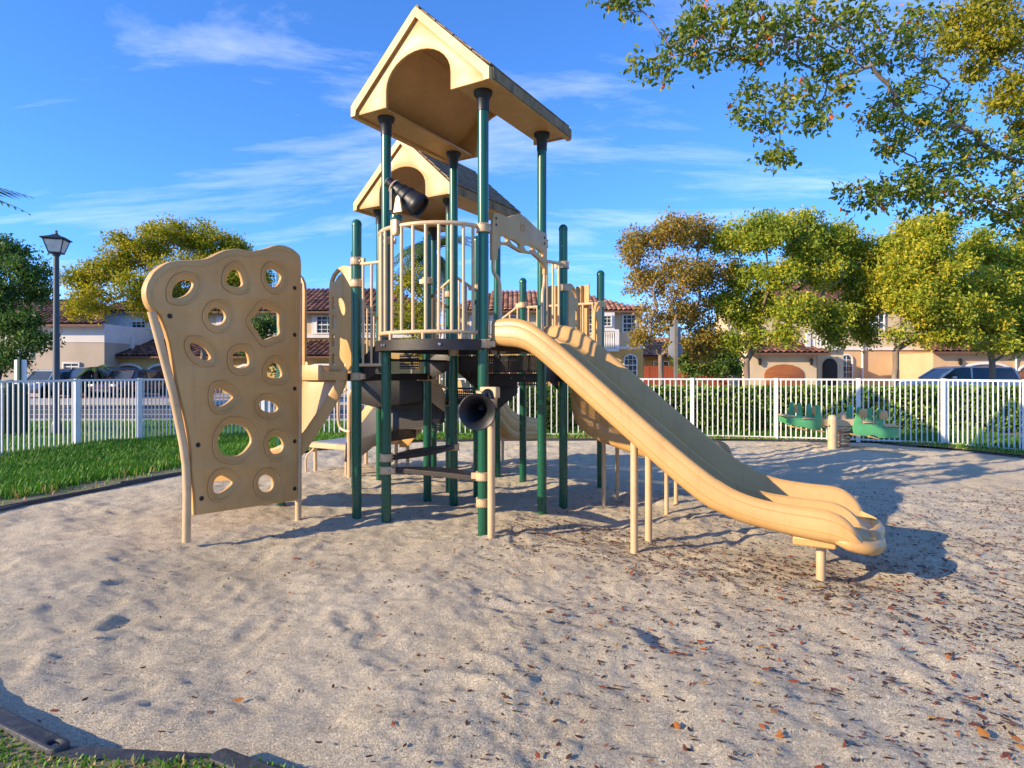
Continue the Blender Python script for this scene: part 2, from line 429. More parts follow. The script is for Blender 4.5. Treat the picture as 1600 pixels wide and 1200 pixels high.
def vnoise(X, Y, scale, seed=0, oct=4, gain=0.5):
    """value noise, vectorised"""
    g = np.random.default_rng(seed).random((256, 256)); out = np.zeros(X.shape); a = 1.0; s = scale; tot = 0
    for o in range(oct):
        x = X * s + 31.7 * o + 100; y = Y * s + 17.3 * o + 100
        xi = np.floor(x).astype(int); yi = np.floor(y).astype(int); fx = x - xi; fy = y - yi
        fx = fx * fx * (3 - 2 * fx); fy = fy * fy * (3 - 2 * fy)
        q = lambda i, j: g[(xi + i) % 256, (yi + j) % 256]
        out += a * ((q(0, 0) * (1 - fx) + q(1, 0) * fx) * (1 - fy) + (q(0, 1) * (1 - fx) + q(1, 1) * fx) * fy)
        tot += a; a *= gain; s *= 2.03
    return out / tot

# ------------------------------------------------------------------ ground
SANDPOLY = [(-2.75, 2.95), (-1.97, 2.40), (-1.5, 2.22), (-0.93, 2.22), (-0.62, 2.06), (-0.1, 1.72), (0.7, 1.42), (2.0, 1.3), (4.0, 1.6), (6.0, 2.9), (7.7, 5.0), (8.5, 7.4), (8.62, 9.4), (8.3, 10.5), (7.7, 11.5), (6.8, 12.35), (4.0, 12.75), (0.0, 12.8), (-2.0, 12.45), (-3.1, 11.5), (-3.75, 10.4), (-4.55, 8.7), (-4.95, 7.3), (-5.3, 6.2), (-5.25, 5.1), (-4.6, 4.2), (-3.7, 3.5)]
SANDP = smooth_poly(SANDPOLY, 4)

def sand_height(X, Y):
    h = 0.085 * (vnoise(X, Y, 0.55, 3, 2) - 0.5)
    h += 0.075 * (vnoise(X, Y, 1.9, 4, 2) - 0.5)
    h += 0.036 * (vnoise(X, Y, 5.2, 5, 2) - 0.5)
    h += 0.030 * (vnoise(X, Y, 15.0, 6, 3, 0.65) - 0.5)
    # footprints and scuffs
    g = np.random.default_rng(21)
    for k in range(230):
        px, py, a = g.uniform(-5, 7), g.uniform(2.6, 12), g.uniform(0, 6.3)
        dx, dy = X - px, Y - py
        u = dx * math.cos(a) + dy * math.sin(a); w = -dx * math.sin(a) + dy * math.cos(a)
        q = (u / 0.13) ** 2 + (w / 0.055) ** 2
        h += np.where(q < 9, -0.012 * np.exp(-q) + 0.009 * np.exp(-(np.sqrt(q) - 1.7) ** 2 * 3), 0)
    for px, py, r, a in ((2.1, 4.2, 0.5, 0.06), (5.75, 11.1, 0.7, 0.08), (-2.0, 7.6, 1.3, 0.06), (0.0, 5.2, 0.35, 0.03), (2.45, 4.25, 0.25, -0.06)):
        h += a * np.exp(-((X - px) ** 2 + (Y - py) ** 2) / (r * r))
    h -= 0.02
    return h

def graded(a, b, n, near, power=1.7):
    t = np.linspace(0, 1, n); return a + (b - a) * t ** power
ys = graded(1.15, 13.3, 620, 1.15)
xs_half = np.linspace(0, 1, 300) ** 1.25 * 10.0
xs = np.concatenate([-xs_half[::-1][:-1], xs_half])
GX, GY = np.meshgrid(xs, ys)
ins = inside(SANDP, GX, GY)
ed = edge_dist(SANDP, GX, GY)
hz = sand_height(GX, GY)
hz = np.where(ed < 0.35, hz * (ed / 0.35) - 0.03 * (1 - ed / 0.35), hz)
keep = ins | (ed < 0.16)
idx = np.arange(GX.size).reshape(GX.shape)
quad = np.stack([idx[:-1, :-1], idx[:-1, 1:], idx[1:, 1:], idx[1:, :-1]], -1).reshape(-1, 4)
quad = quad[keep.ravel()[quad].all(1)]
used = np.unique(quad); rem = np.full(GX.size, -1); rem[used] = np.arange(len(used))
P3 = np.stack([GX.ravel(), GY.ravel(), np.where(ins.ravel(), hz.ravel(), -0.045)], -1)[used]
sand = struct(mesh_np("sand", P3, rem[quad], SAND, smooth=True))

def zsand(x, y):
    return float(sand_height(np.array([x], float), np.array([y], float))[0])

struct(MB().add([(-400, -60, -0.3), (400, -60, -0.3), (400, 900, -0.3), (-400, 900, -0.3)], [(0, 1, 2, 3)]).build("ground", GROUND, smooth=0))
# lawn round the sand: a sheet with the sand outline cut out
outer = [(-60, -20), (60, -20), (60, 17.3), (-60, 17.3)]
pts2 = [Vector(p) for p in outer + SANDP]
ne = [(i, (i + 1) % 4) for i in range(4)] + [(4 + i, 4 + (i + 1) % len(SANDP)) for i in range(len(SANDP))]
cv, ce, cf, *_ = delaunay_2d_cdt(pts2, ne, [], 0, 1e-5)
cent = [(sum(cv[i].x for i in t) / 3, sum(cv[i].y for i in t) / 3) for t in cf]
ca = np.array(cent)
okf = inside(outer, ca[:, 0], ca[:, 1]) & ~inside(SANDP, ca[:, 0], ca[:, 1])
struct(MB().add([(v.x, v.y, 0.012) for v in cv], [f for f, k in zip(cf, okf) if k]).build("lawn", SOIL, smooth=0))

def grass(name, n, region, h0, h1, seed, parent=None, dry_edge=True):
    g = np.random.default_rng(seed); X = []; Y = []
    x0, x1, y0, y1, test = region
    x = g.uniform(x0, x1, n); y = g.uniform(y0, y1, n)
    k = test(x, y); x, y = x[k], y[k]
    d = edge_dist(SANDP, x, y); k = (d > 0.10 + 0.40 * vnoise(x, y, 2.0, seed + 7, 3)) | (y < 3.5) | (y > 9.5) | (g.random(len(x)) < 0.12)
    x, y, d = x[k], y[k], d[k]; n = len(x)
    clump = vnoise(x, y, 2.3, seed, 3)
    hh = g.uniform(h0, h1, n) * (0.6 + 0.8 * clump) * np.clip(0.45 + d / 0.5, 0, 1)
    a = g.uniform(0, 2 * np.pi, n); lean = g.uniform(0.1, 0.8, n) * hh; w = g.uniform(0.003, 0.006, n) * (1 + y / 9)
    dx, dy = np.cos(a), np.sin(a)
    b = np.stack([x, y, np.full(n, 0.008)], -1)
    s = np.stack([-dy * w, dx * w, np.zeros(n)], -1)
    mid = b + np.stack([dx * lean * 0.35, dy * lean * 0.35, hh * 0.6], -1)
    tip = b + np.stack([dx * lean, dy * lean, hh], -1)
    V = np.stack([b - s, b + s, mid + s * 0.7, mid - s * 0.7, tip], 1).reshape(-1, 3)
    o = np.arange(n)[:, None] * 5
    F = np.concatenate([o + np.array([[0, 1, 2]]), o + np.array([[0, 2, 3]]), o + np.array([[3, 2, 4]])])
    t = np.clip(g.random(n) * 0.75 + np.where(d < 0.28, 0.35 * g.random(n) + 0.1, 0) + 0.5 * (vnoise(x, y, 1.3, seed + 1, 4) - 0.5) + np.where(g.random(n) < 0.06, 0.35, 0), 0, 1)
    return stuff(mesh_np(name, V, F, GRASSL, parent, np.repeat(t, 5)))
outs = lambda x, y: ~inside(SANDP, x, y)
g1 = grass("grass", 95000, (-9.5, -2.5, 4.2, 13.6, lambda x, y: outs(x, y) & (x > -0.95 * y - 0.3)), 0.05, 0.13, 1)
tag(g1, "green lawn grass between the sand and the white picket fence", "grass")
g2 = grass("grass", 12000, (-2.7, -0.3, 1.6, 2.7, outs), 0.02, 0.055, 2)
tag(g2, "short patchy grass in front of the black border, nearest corner", "grass")
g3 = grass("grass", 60000, (-3.5, 10.5, 9.5, 15.5, lambda x, y: outs(x, y) & (y < 13.9)), 0.05, 0.11, 3)
tag(g3, "sunlit grass strip along the foot of the hedge and fence", "grass")
g4 = grass("grass", 70000, (-16, 0.5, 11.5, 16.6, lambda x, y: outs(x, y) & (y > 12.2 + 0.12 * x) & (x > -0.98 * y)), 0.06, 0.13, 4)
tag(g4, "sunlit grass verge beyond the white fence by the street", "grass")

def sheet(name, poly, z, m):
    return struct(MB().add([(x, y, z) for x, y in poly], [tuple(range(len(poly)))]).build(name, m, smooth=0))
MB_side = [(-12.2, 12.4), (-11.0, 12.4), (-8.6, 17.2), (-9.9, 17.2)]
sheet("sidewalk", MB_side, 0.03, CONCRETE)
sheet("road", [(-90, 17.6), (90, 17.6), (90, 26.6), (-90, 26.6)], -0.045, ASPHALT)
o = MB()
o.box((0, 17.45, -0.01), (180, 0.3, 0.13)).box((0, 26.8, -0.01), (180, 0.4, 0.13))
struct(o.build("kerb", CONCRETE, smooth=0))
sheet("pavement", [(-90, 27.0), (90, 27.0), (90, 31.5), (-90, 31.5)], 0.02, CONCRETE)
sheet("paver_strip", [(-90, 31.5), (90, 31.5), (90, 33.2), (-90, 33.2)], 0.024, REDCURB)
sheet("driveway", [(-90, 33.2), (90, 33.2), (90, 41), (-90, 41)], 0.016, CONCRETE)
sheet("road_marking", [(-60, 20.6), (-4, 20.6), (-4, 20.8), (-60, 20.8)], -0.040, ROADWHITE)
sheet("road_marking", [(-60, 23.2), (60, 23.2), (60, 23.35), (-60, 23.35)], -0.040, ROADWHITE)

HOLES= [[(-1.511, 1.99), (-1.494, 2.068), (-1.429, 2.125), (-1.347, 2.128), (-1.344, 2.079), (-1.392, 2.016), (-1.465, 1.981)], [(-1.034, 2.167), (-1.014, 2.238), (-0.954, 2.281), (-0.911, 2.267), (-0.88, 2.179), (-0.894, 2.142), (-0.946, 2.13), (-1.014, 2.14)], [(-0.64, 2.257), (-0.617, 2.319), (-0.553, 2.338), (-0.475, 2.295), (-0.485, 2.236), (-0.534, 2.181), (-0.602, 2.189)], [(-1.206, 1.853), (-1.182, 1.907), (-1.126, 1.934), (-1.069, 1.916), (-1.044, 1.866), (-1.069, 1.811), (-1.126, 1.785), (-1.182, 1.804)], [(-0.796, 1.838), (-0.742, 1.908), (-0.677, 1.978), (-0.592, 1.96), (-0.505, 1.939), (-0.497, 1.842), (-0.495, 1.744), (-0.582, 1.712), (-0.668, 1.687), (-0.733, 1.763)], [(-1.362, 1.607), (-1.332, 1.629), (-1.24, 1.596), (-1.185, 1.525), (-1.209, 1.491), (-1.287, 1.508), (-1.347, 1.557)], [(-0.977, 1.521), (-0.946, 1.563), (-0.85, 1.57), (-0.82, 1.517), (-0.823, 1.454), (-0.894, 1.428), (-0.963, 1.446)], [(-0.617, 1.352), (-0.611, 1.432), (-0.553, 1.478), (-0.495, 1.457), (-0.461, 1.375), (-0.495, 1.338)], [(-1.145, 1.245), (-1.08, 1.251), (-0.988, 1.195), (-0.988, 1.157), (-1.08, 1.104), (-1.137, 1.119), (-1.153, 1.179)], [(-0.705, 1.107), (-0.658, 1.137), (-0.563, 1.116), (-0.508, 1.065), (-0.534, 1.026), (-0.621, 1.027), (-0.686, 1.058)], [(-1.113, 0.765), (-1.097, 0.868), (-1.014, 0.944), (-0.876, 0.918), (-0.814, 0.859), (-0.796, 0.763), (-0.911, 0.668), (-1.064, 0.693)], [(-0.611, 0.745), (-0.573, 0.798), (-0.485, 0.785), (-0.445, 0.712), (-0.475, 0.649), (-0.563, 0.643)], [(-1.158, 0.416), (-1.145, 0.488), (-1.08, 0.516), (-0.997, 0.466), (-0.988, 0.426), (-1.08, 0.374), (-1.137, 0.376)], [(-0.718, 0.392), (-0.696, 0.444), (-0.64, 0.46), (-0.579, 0.427), (-0.557, 0.367), (-0.579, 0.313), (-0.64, 0.299), (-0.696, 0.333)]]
EDGE= [(-1.325, 0.229), (-1.332, 0.416), (-1.355, 0.591), (-1.362, 0.763), (-1.4, 0.993), (-1.436, 1.137), (-1.48, 1.32), (-1.536, 1.621), (-1.613, 1.836), (-1.68, 1.864), (-1.72, 1.935), (-1.727, 2.027), (-1.694, 2.112), (-1.647, 2.179), (-1.536, 2.259), (-1.362, 2.297), (-1.225, 2.333), (-1.08, 2.418), (-0.946, 2.461), (-0.805, 2.464), (-0.658, 2.51), (-0.524, 2.567), (-0.394, 2.571), (-0.291, 2.53), (-0.253, 2.468), (-0.253, 2.248), (-0.281, 1.738), (-0.281, 1.062), (-0.302, 0.167)]
POLE= [(-1.385, 0.021), (-1.38, 0.424), (-1.389, 0.653), (-1.414, 0.825), (-1.454, 1.025), (-1.494, 1.223), (-1.578, 1.537), (-1.654, 1.819)]
ARCH= [(0.072, 2.741), (0.163, 2.755), (0.297, 2.75), (0.409, 2.794), (0.511, 2.825), (0.615, 2.824), (0.723, 2.795), (0.851, 2.76), (1.052, 2.749), (1.061, 2.629), (1.052, 2.344), (1.009, 2.346), (1.009, 2.401), (0.967, 2.441), (0.884, 2.475), (0.771, 2.503), (0.661, 2.492), (0.54, 2.48), (0.438, 2.492), (0.325, 2.508), (0.243, 2.5), (0.176, 2.478), (0.137, 2.441), (0.121, 2.349), (0.046, 2.338), (0.046, 2.587)]
SLOTS= [[(0.176, 2.554), (0.256, 2.576), (0.297, 2.559), (0.284, 2.532), (0.196, 2.516), (0.169, 2.529)], [(0.353, 2.569), (0.409, 2.566), (0.511, 2.548), (0.503, 2.521), (0.424, 2.522), (0.353, 2.545)], [(0.608, 2.554), (0.723, 2.574), (0.763, 2.558), (0.731, 2.53), (0.646, 2.519), (0.608, 2.535)], [(0.819, 2.568), (0.884, 2.563), (0.967, 2.542), (0.967, 2.511), (0.9, 2.516), (0.827, 2.542)]]

# ------------------------------------------------------------------ play structure
PS = thing("play_structure", "large tan and green playground climber with two gabled roofs and slides, standing on the sand", "playground", (-0.242, 5.22, 0), R(-30.2))

def perforated(mask=(1, 1, 0)):
    m = mat("perforated_steel", (0.03, 0.022, 0.019), 0.45, (0.018, 0.014, 0.012), 9.0)
    n, l = m.node_tree.nodes, m.node_tree.links
    tc = n.new("ShaderNodeTexCoord"); mp = n.new("ShaderNodeMapping"); mp.inputs["Scale"].default_value = (38, 38, 38)
    l.new(tc.outputs["Object"], mp.inputs[0])
    fr = n.new("ShaderNodeVectorMath"); fr.operation = 'FRACTION'; l.new(mp.outputs[0], fr.inputs[0])
    sb = n.new("ShaderNodeVectorMath"); sb.operation = 'SUBTRACT'; sb.inputs[1].default_value = (0.5, 0.5, 0.5); l.new(fr.outputs[0], sb.inputs[0])
    ml = n.new("ShaderNodeVectorMath"); ml.operation = 'MULTIPLY'; ml.inputs[1].default_value = mask; l.new(sb.outputs[0], ml.inputs[0])
    ln = n.new("ShaderNodeVectorMath"); ln.operation = 'LENGTH'; l.new(ml.outputs[0], ln.inputs[0])
    lt = n.new("ShaderNodeMath"); lt.operation = 'LESS_THAN'; lt.inputs[1].default_value = 0.27; l.new(ln.outputs["Value"], lt.inputs[0])
    tr = n.new("ShaderNodeBsdfTransparent"); mx = n.new("ShaderNodeMixShader")
    l.new(lt.outputs[0], mx.inputs[0]); l.new(n["Principled BSDF"].outputs[0], mx.inputs[1]); l.new(tr.outputs[0], mx.inputs[2])
    l.new(mx.outputs[0], n["Material Output"].inputs[0])
    return m
PERF = perforated(); PERFV = perforated((1, 0, 1)); PERFX = perforated((0, 1, 1))

POSTS = dict(A=(-1.07, 0, 3.74), B=(0, 0, 3.74), C=(0, 1.07, 3.74), D=(-1.07, 1.07, 3.74),
             E=(-1.44, 0, 2.84), F=(-1.44, 1.09, 2.91), P=(-2.51, 0, 2.60), Q=(-2.51, 1.07, 2.84),
             M=(0, 1.56, 2.94), J=(-1.07, 1.53, 2.93), N=(0, 2.6, 2.60), L=(-1.07, 2.6, 2.59),
             I=(-1.46, 1.53, 3.40), K=(-1.46, 2.6, 3.40), G=(-2.51, 1.5, 3.40), H=(-2.51, 2.6, 3.40))
PR = 0.0455
cap_proto = None
for k, (x, y, h) in POSTS.items():
    roofed = h > 3.2
    if roofed:
        prof = [(PR, -0.35), (PR, h)]
    else:
        prof = [(PR, -0.35), (PR, h - 0.05), (PR + 0.003, h - 0.05), (PR + 0.003, h - 0.035)] + [((PR + 0.003) * math.cos(R(a)), h - 0.035 + 0.05 * math.sin(R(a))) for a in (25, 50, 70, 85)]
    p = MB().lathe(prof, seg=20).build("post", GREEN, PS, loc=(x, y, 0))
    if roofed:
        MB().lathe([(PR + 0.004, h - 0.16), (PR + 0.008, h - 0.05), (PR + 0.03, h - 0.02), (PR + 0.035, h + 0.012)], seg=16).build("post_cap", BLACKP, p)

# tan clamps with a toothed rim
def clamp_mesh():
    b = MB()
    b.lathe([(PR + 0.001, -0.032), (PR + 0.012, -0.032), (PR + 0.014, -0.026), (PR + 0.014, 0.026), (PR + 0.012, 0.032), (PR + 0.001, 0.032)], seg=20)
    for k in range(20):
        a = 2 * math.pi * k / 20
        for z in (-0.031, 0.031):
            b.box(((PR + 0.012) * math.cos(a), (PR + 0.012) * math.sin(a), z), (0.010, 0.009, 0.012), a)
    b.box((PR + 0.03, 0, 0), (0.05, 0.03, 0.05))
    return b
clamp0 = clamp_mesh().build("clamp", TANMETAL, PS)
bolt0 = MB().lathe([(0.010, 0), (0.010, 0.005), (0.006, 0.009)], seg=10).build("bolt", STEEL, clamp0)
bolt0.location = (PR + 0.012, -0.018, 0.0); bolt0.rotation_euler = (R(90), 0, 0)
CL = [("A", 2.6, 10), ("B", 2.60, 60), ("B", 1.63, 40), ("B", 1.20, 20), ("B", 0.52, 200), ("B", 0.30, 20), ("A", 0.60, 70), ("A", 0.485, 0), ("D", 0.585, 250),
      ("E", 2.45, 0), ("E", 2.24, 180), ("E", 1.35, 0), ("E", 1.35, 180), ("C", 2.66, 200), ("M", 2.52, 180), ("M", 2.28, 90), ("N", 2.2, 250),
      ("G", 1.02, 0), ("I", 1.03, 180), ("L", 2.25, 180), ("J", 2.35, 200), ("F", 2.4, 180), ("F", 1.33, 0), ("D", 1.6, 180), ("J", 1.33, 90), ("I", 2.3, 30), ("P", 2.24, 0), ("K", 1.03, 0)]
for i, (k, z, a) in enumerate(CL):
    x, y, _h2 = POSTS[k]
    if i == 0: clamp0.location = (x, y, z); clamp0.rotation_euler = (0, 0, R(a))
    else: dup(clamp0, PS, (x, y, z), (0, 0, R(a)))

# --- decks
def deck(poly, z, th=0.085, bolts=()):
    n = len(poly)
    b = MB()
    inner = [(x + (cxm - x) * 0.03, y + (cym - y) * 0.03) for (cxm, cym) in [(sum(p[0] for p in poly) / n, sum(p[1] for p in poly) / n)] for x, y in poly]
    ro = [(x, y, z - th) for x, y in poly]; r1 = [(x, y, z) for x, y in poly]; r2 = [(x, y, z) for x, y in inner]; r3 = [(x, y, z - th) for x, y in inner]
    b.ring_loft([ro, r1, r2, r3, ro], True, False)
    d = b.build("deck", BROWN, PS, 30)
    MB().add([(x, y, z - 0.012) for x, y in inner], [tuple(range(n))]).build("deck_sheet", PERF, d, 0)
    for (x, y, rz) in bolts:
        o = MB().lathe([(0.013, 0), (0.013, 0.006), (0.008, 0.011)], seg=10).build("bolt", STEEL, d, loc=(x, y, z - th / 2)); o.rotation_euler = (R(90), 0, rz)
    return d
BE = [(-0.535 + 0.56 * math.cos(a), -0.40 * math.sin(a)) for a in np.linspace(0, math.pi, 25)]   # balcony edge from B side to A side
deck([(0.05, 0.0), *BE[1:-1], (-1.12, 0.0), (-1.12, 1.12), (0.05, 1.12)][::-1], 1.665, 0.09, [(-0.80, -0.356, -0.35), (-0.76, -0.372, -0.3), (-0.21, -0.327, 0.55)])
deck([(-2.54, -0.04), (-1.40, -0.04), (-1.40, 1.10), (-2.54, 1.10)], 1.375, 0.07, [(-1.56, -0.042, 0), (-1.66, -0.042, 0)])
deck([(-1.10, 1.50), (0.04, 1.50), (0.04, 2.63), (-1.10, 2.63)], 1.365, 0.075, [(-0.12, 1.498, 0), (-0.28, 1.498, 0), (-0.44, 1.498, 0), (-0.6, 1.498, 0)])
deck([(-2.54, 1.47), (-1.43, 1.47), (-1.43, 2.63), (-2.54, 2.63)], 1.08, 0.075, [(-2.3, 1.468, 0), (-2.12, 1.468, 0), (-1.94, 1.468, 0), (-1.66, 1.468, 0)])

# --- steps linking the decks
def step(x0, x1, y0, y1, zt, zb):
    t = MB().box(((x0 + x1) / 2, (y0 + y1) / 2, zt - 0.012), (x1 - x0, y1 - y0, 0.02)).build("step", BROWN, PS, 30)
    MB().add([(x0, y0 - 0.004, zb), (x1, y0 - 0.004, zb), (x1, y0 - 0.004, zt - 0.03), (x0, y0 - 0.004, zt - 0.03)], [(0, 1, 2, 3)]).build("riser", PERFV, t, 0)
    return t
step(-1.39, -1.13, 0.03, 1.04, 1.52, 1.40)
step(-1.02, -0.05, 1.13, 1.30, 1.56, 1.40); step(-1.02, -0.05, 1.31, 1.49, 1.46, 1.24)
step(-1.42, -1.11, 1.58, 2.55, 1.21, 1.0)
step(-2.46, -1.49, 1.11, 1.28, 1.27, 1.12); step(-2.46, -1.49, 1.29, 1.46, 1.17, 0.98)
for pts, y in (([(-1.40, 1.30), (-1.11, 1.42), (-1.11, 1.66), (-1.20, 1.66), (-1.40, 1.52)], 0.02), ([(-1.40, 1.30), (-1.11, 1.42), (-1.11, 1.66), (-1.20, 1.66), (-1.40, 1.52)], 1.06)):
    plate("stringer", pts, [], 0.012, BROWN, PS, lambda u, v, w, y=y: (u, y + w, v), 0.003)
for x in (-1.04, -0.03):
    plate("stringer", [(1.12, 1.38), (1.49, 1.20), (1.49, 1.42), (1.3, 1.58), (1.12, 1.62)], [], 0.012, BROWN, PS, lambda u, v, w, x=x: (x + w, u, v), 0.003)
for x in (-2.48, -1.47):
    plate("stringer", [(1.11, 1.10), (1.46, 0.92), (1.46, 1.14), (1.3, 1.3), (1.11, 1.34)], [], 0.012, TANMETAL, PS, lambda u, v, w, x=x: (x + w, u, v), 0.003)

for y, pts in ((1.545, [(-1.06, 0.86), (-0.86, 0.92), (-0.55, 1.16), (-0.55, 1.29), (-1.06, 1.29)]), (1.49, [(-1.50, 0.80), (-1.50, 1.01), (-2.54, 1.01), (-3.08, 0.46), (-3.10, 0.22), (-2.92, 0.24), (-2.30, 0.66)]), (1.085, [(-1.50, 1.06), (-1.50, 1.30), (-2.48, 1.30), (-2.48, 1.02), (-2.2, 0.98)])):
    plate("stringer", pts, [], 0.014, BROWN, PS, lambda u, v, w, y=y: (u, y + w, v), 0.003)
for y, z0, z1, xa, xb in ((0.56, 1.42, 1.575, -1.39, -1.13), (1.10, 1.40, 1.57, -1.02, -0.05), (1.475, 0.70, 0.99, -2.2, -1.52), (1.30, 0.96, 1.12, -2.46, -1.49)):
    MB().add([(xa, y, z0), (xb, y, z0), (xb, y, z1), (xa, y, z1)], [(0, 1, 2, 3)]).build("perforated_panel", PERFV, PS, 0)
# --- stairs and transfer platform on the far left
for i, (x, z) in enumerate(((-2.66, 0.86), (-2.90, 0.64))):
    t = MB().box((x, 2.05, z), (0.26, 0.98, 0.03)).build("stair_tread", BROWN, PS, 30, 0.006)
    MB().box((x + 0.125, 2.05, z - 0.10), (0.012, 0.96, 0.17)).build("riser", PERFX, t, 0)
for y in (1.53, 2.57):
    plate("stair_panel", [(-2.50, 0.78), (-2.50, 1.12), (-2.60, 1.12), (-3.10, 0.62), (-3.10, 0.30), (-2.96, 0.30)], [], 0.02, TAN, PS, lambda u, v, w, y=y: (u, y + w, v), 0.004)
tp = MB().box((-3.44, 2.05, 0.40), (0.70, 1.08, 0.07)).build("transfer_platform", TANMETAL, PS, 30, 0.008)
MB().box((-3.44, 2.05, 0.441), (0.62, 1.0, 0.008)).build("platform_mat", GREYSIGN, tp, 0)
for x in (-3.72, -3.14):
    for y in (1.56, 2.54): MB().cyl((x, y, -0.2), (x, y, 0.40), 0.025).build("leg", TANMETAL, tp)
for y in (1.47, 2.63):
    MB().tube(smooth_path([(-3.0, y, -0.2), (-3.0, y, 0.9), (-2.98, y, 1.1), (-2.88, y, 1.2), (-2.56, y, 1.45)], 5), 0.026, 10).build("handrail", TANMETAL, PS)
    MB().tube(smooth_path([(-3.82, y + (0.05 if y < 2 else -0.05), -0.15), (-3.86, y + (0.05 if y < 2 else -0.05), 0.2), (-3.72, y + (0.05 if y < 2 else -0.05), 0.34), (-3.70, y + (0.05 if y < 2 else -0.05), 0.38)], 5), 0.014, 8).build("handrail", TANMETAL, PS)
MB().tube(smooth_path([(-2.96, 1.44, 0.62), (-3.12, 1.44, 0.66), (-3.17, 1.44, 0.8), (-3.15, 1.44, 1.1), (-3.02, 1.44, 1.16)], 5), 0.018, 8).build("handrail", TANMETAL, PS)

# --- railings
bar0 = {}
def railing(pts_top, pts_bot, bars, r=0.017, rb=0.0125):
    t = MB().tube(pts_top, r, 10).build("railing", TANMETAL, PS)
    MB().tube(pts_bot, r * 0.9, 10).build("lower_rail", TANMETAL, t)
    for p, q in bars:
        L = (Vector(q) - Vector(p)).length; key = round(L, 3)
        if key not in bar0: bar0[key] = MB().cyl((0, 0, 0), (0, 0, L), rb, None, 10).build("bar", TANMETAL, t); o = bar0[key]
        else: o = dup(bar0[key], t)
        o.location = p
        o.rotation_euler = (Vector(q) - Vector(p)).to_track_quat('Z', 'Y').to_euler()
    return t
def straight(p0, p1, z0, z1, n, zslope=0.0):
    a, b = Vector((*p0, 0)), Vector((*p1, 0)); dv = Vector((0, 0, zslope))
    top = [a + Vector((0, 0, z1)), b + Vector((0, 0, z1)) + dv]; bot = [a + Vector((0, 0, z0)), b + Vector((0, 0, z0)) + dv]
    bars = []
    for i in range(n):
        t = (i + 0.5) / n; bars.append((bot[0].lerp(bot[1], t), top[0].lerp(top[1], t)))
    return railing(top, bot, bars)
# bulging balcony rail
el = lambda a, z: (-0.535 + 0.50 * math.cos(a), -0.385 * math.sin(a), z)
angs = np.linspace(0.03, math.pi - 0.03, 31)
top = [el(a, 2.615) for a in angs]; bot = [el(a, 1.725) for a in angs]
bars = [(el(a, 1.725), el(a, 2.615)) for a in np.linspace(0.22, math.pi - 0.12, 13)]
bal = railing(top, bot, bars, 0.019, 0.0135)
for a in np.linspace(0.5, 2.6, 4): MB().cyl(el(a, 1.66), el(a, 1.725), 0.016).build("rail_foot", TANMETAL, bal)
straight((-1.41, -0.0), (-1.09, 0.0), 1.46, 2.42, 3)
straight((0.0, 1.11), (0.0, 1.52), 1.72, 2.50, 3, 0.03)
straight((-1.05, 2.6), (-0.04, 2.6), 1.44, 2.22, 8)
straight((-1.44, 2.6), (-1.09, 2.6), 1.16, 2.05, 3, 0.22)
straight((-1.10, 1.16), (-1.44, 1.16), 1.55, 2.45, 3, -0.22)
straight((-1.07, 1.11), (-1.07, 1.50), 1.62, 2.42, 3, -0.1)
straight((-2.51, 1.10), (-2.51, 1.46), 1.40, 2.30, 3, -0.25)
straight((-2.45, 2.6), (-2.24, 2.6), 1.15, 2.05, 2)
straight((-1.46, 1.14), (-1.46, 1.48), 1.30, 2.25, 3, -0.1)

# --- entrance panels with hand slots
def slot(cx0, cy0, w, h): return rrect(cx0 - w / 2, cx0 + w / 2, cy0 - h / 2, cy0 + h / 2, min(w, h) * 0.49, 4)
def entrance_panel(place, z0, z1, W=0.30):
    out = [(0, z0), (W, z0), (W, z1 - 0.20)] + [(W - 0.2 + 0.2 * math.cos(R(a)), z1 - 0.2 + 0.2 * math.sin(R(a))) for a in (20, 40, 60, 80, 90)] + [(0, z1 - 0.02)]
    hs = [slot(W - 0.055, z0 + (z1 - z0) * t, 0.035, 0.12) for t in (0.11, 0.29, 0.47, 0.65)]
    cu = []
    for a in range(22, 76, 9): cu.append((W - 0.2 + 0.165 * math.cos(R(a)), z1 - 0.2 + 0.165 * math.sin(R(a))))
    for a in range(76, 21, -9): cu.append((W - 0.2 + 0.128 * math.cos(R(a)), z1 - 0.2 + 0.128 * math.sin(R(a))))
    hs.append(cu)
    return plate("entrance_panel", out, hs, 0.035, TAN, PS, place, 0.008)
entrance_panel(lambda u, v, w: (-1.475 - u, -0.02 + w, v), 1.40, 2.42)
entrance_panel(lambda u, v, w: (-2.475 + u, -0.02 + w, v), 1.40, 2.42, 0.36)
entrance_panel(lambda u, v, w: (0.02 + w, 1.61 + u, v), 1.40, 2.34, 0.26)
entrance_panel(lambda u, v, w: (0.02 + w, 2.56 - u, v), 1.40, 2.24, 0.22)
# ridged solid panel on the far side
b = MB(); rg = []
for i in range(41):
    u = -0.86 + 0.70 * i / 40; o = 0.02 * (1 if (i // 5) % 2 else -1)
    rg.append([(u, 2.64 + o, 1.45), (u, 2.64 + o, 2.46 + 0.02 * math.sin(i / 6)), (u, 2.66 + o, 2.46 + 0.02 * math.sin(i / 6)), (u, 2.66 + o, 1.45)])
b.ring_loft(rg).build("ridged_panel", TAN, PS, 25)

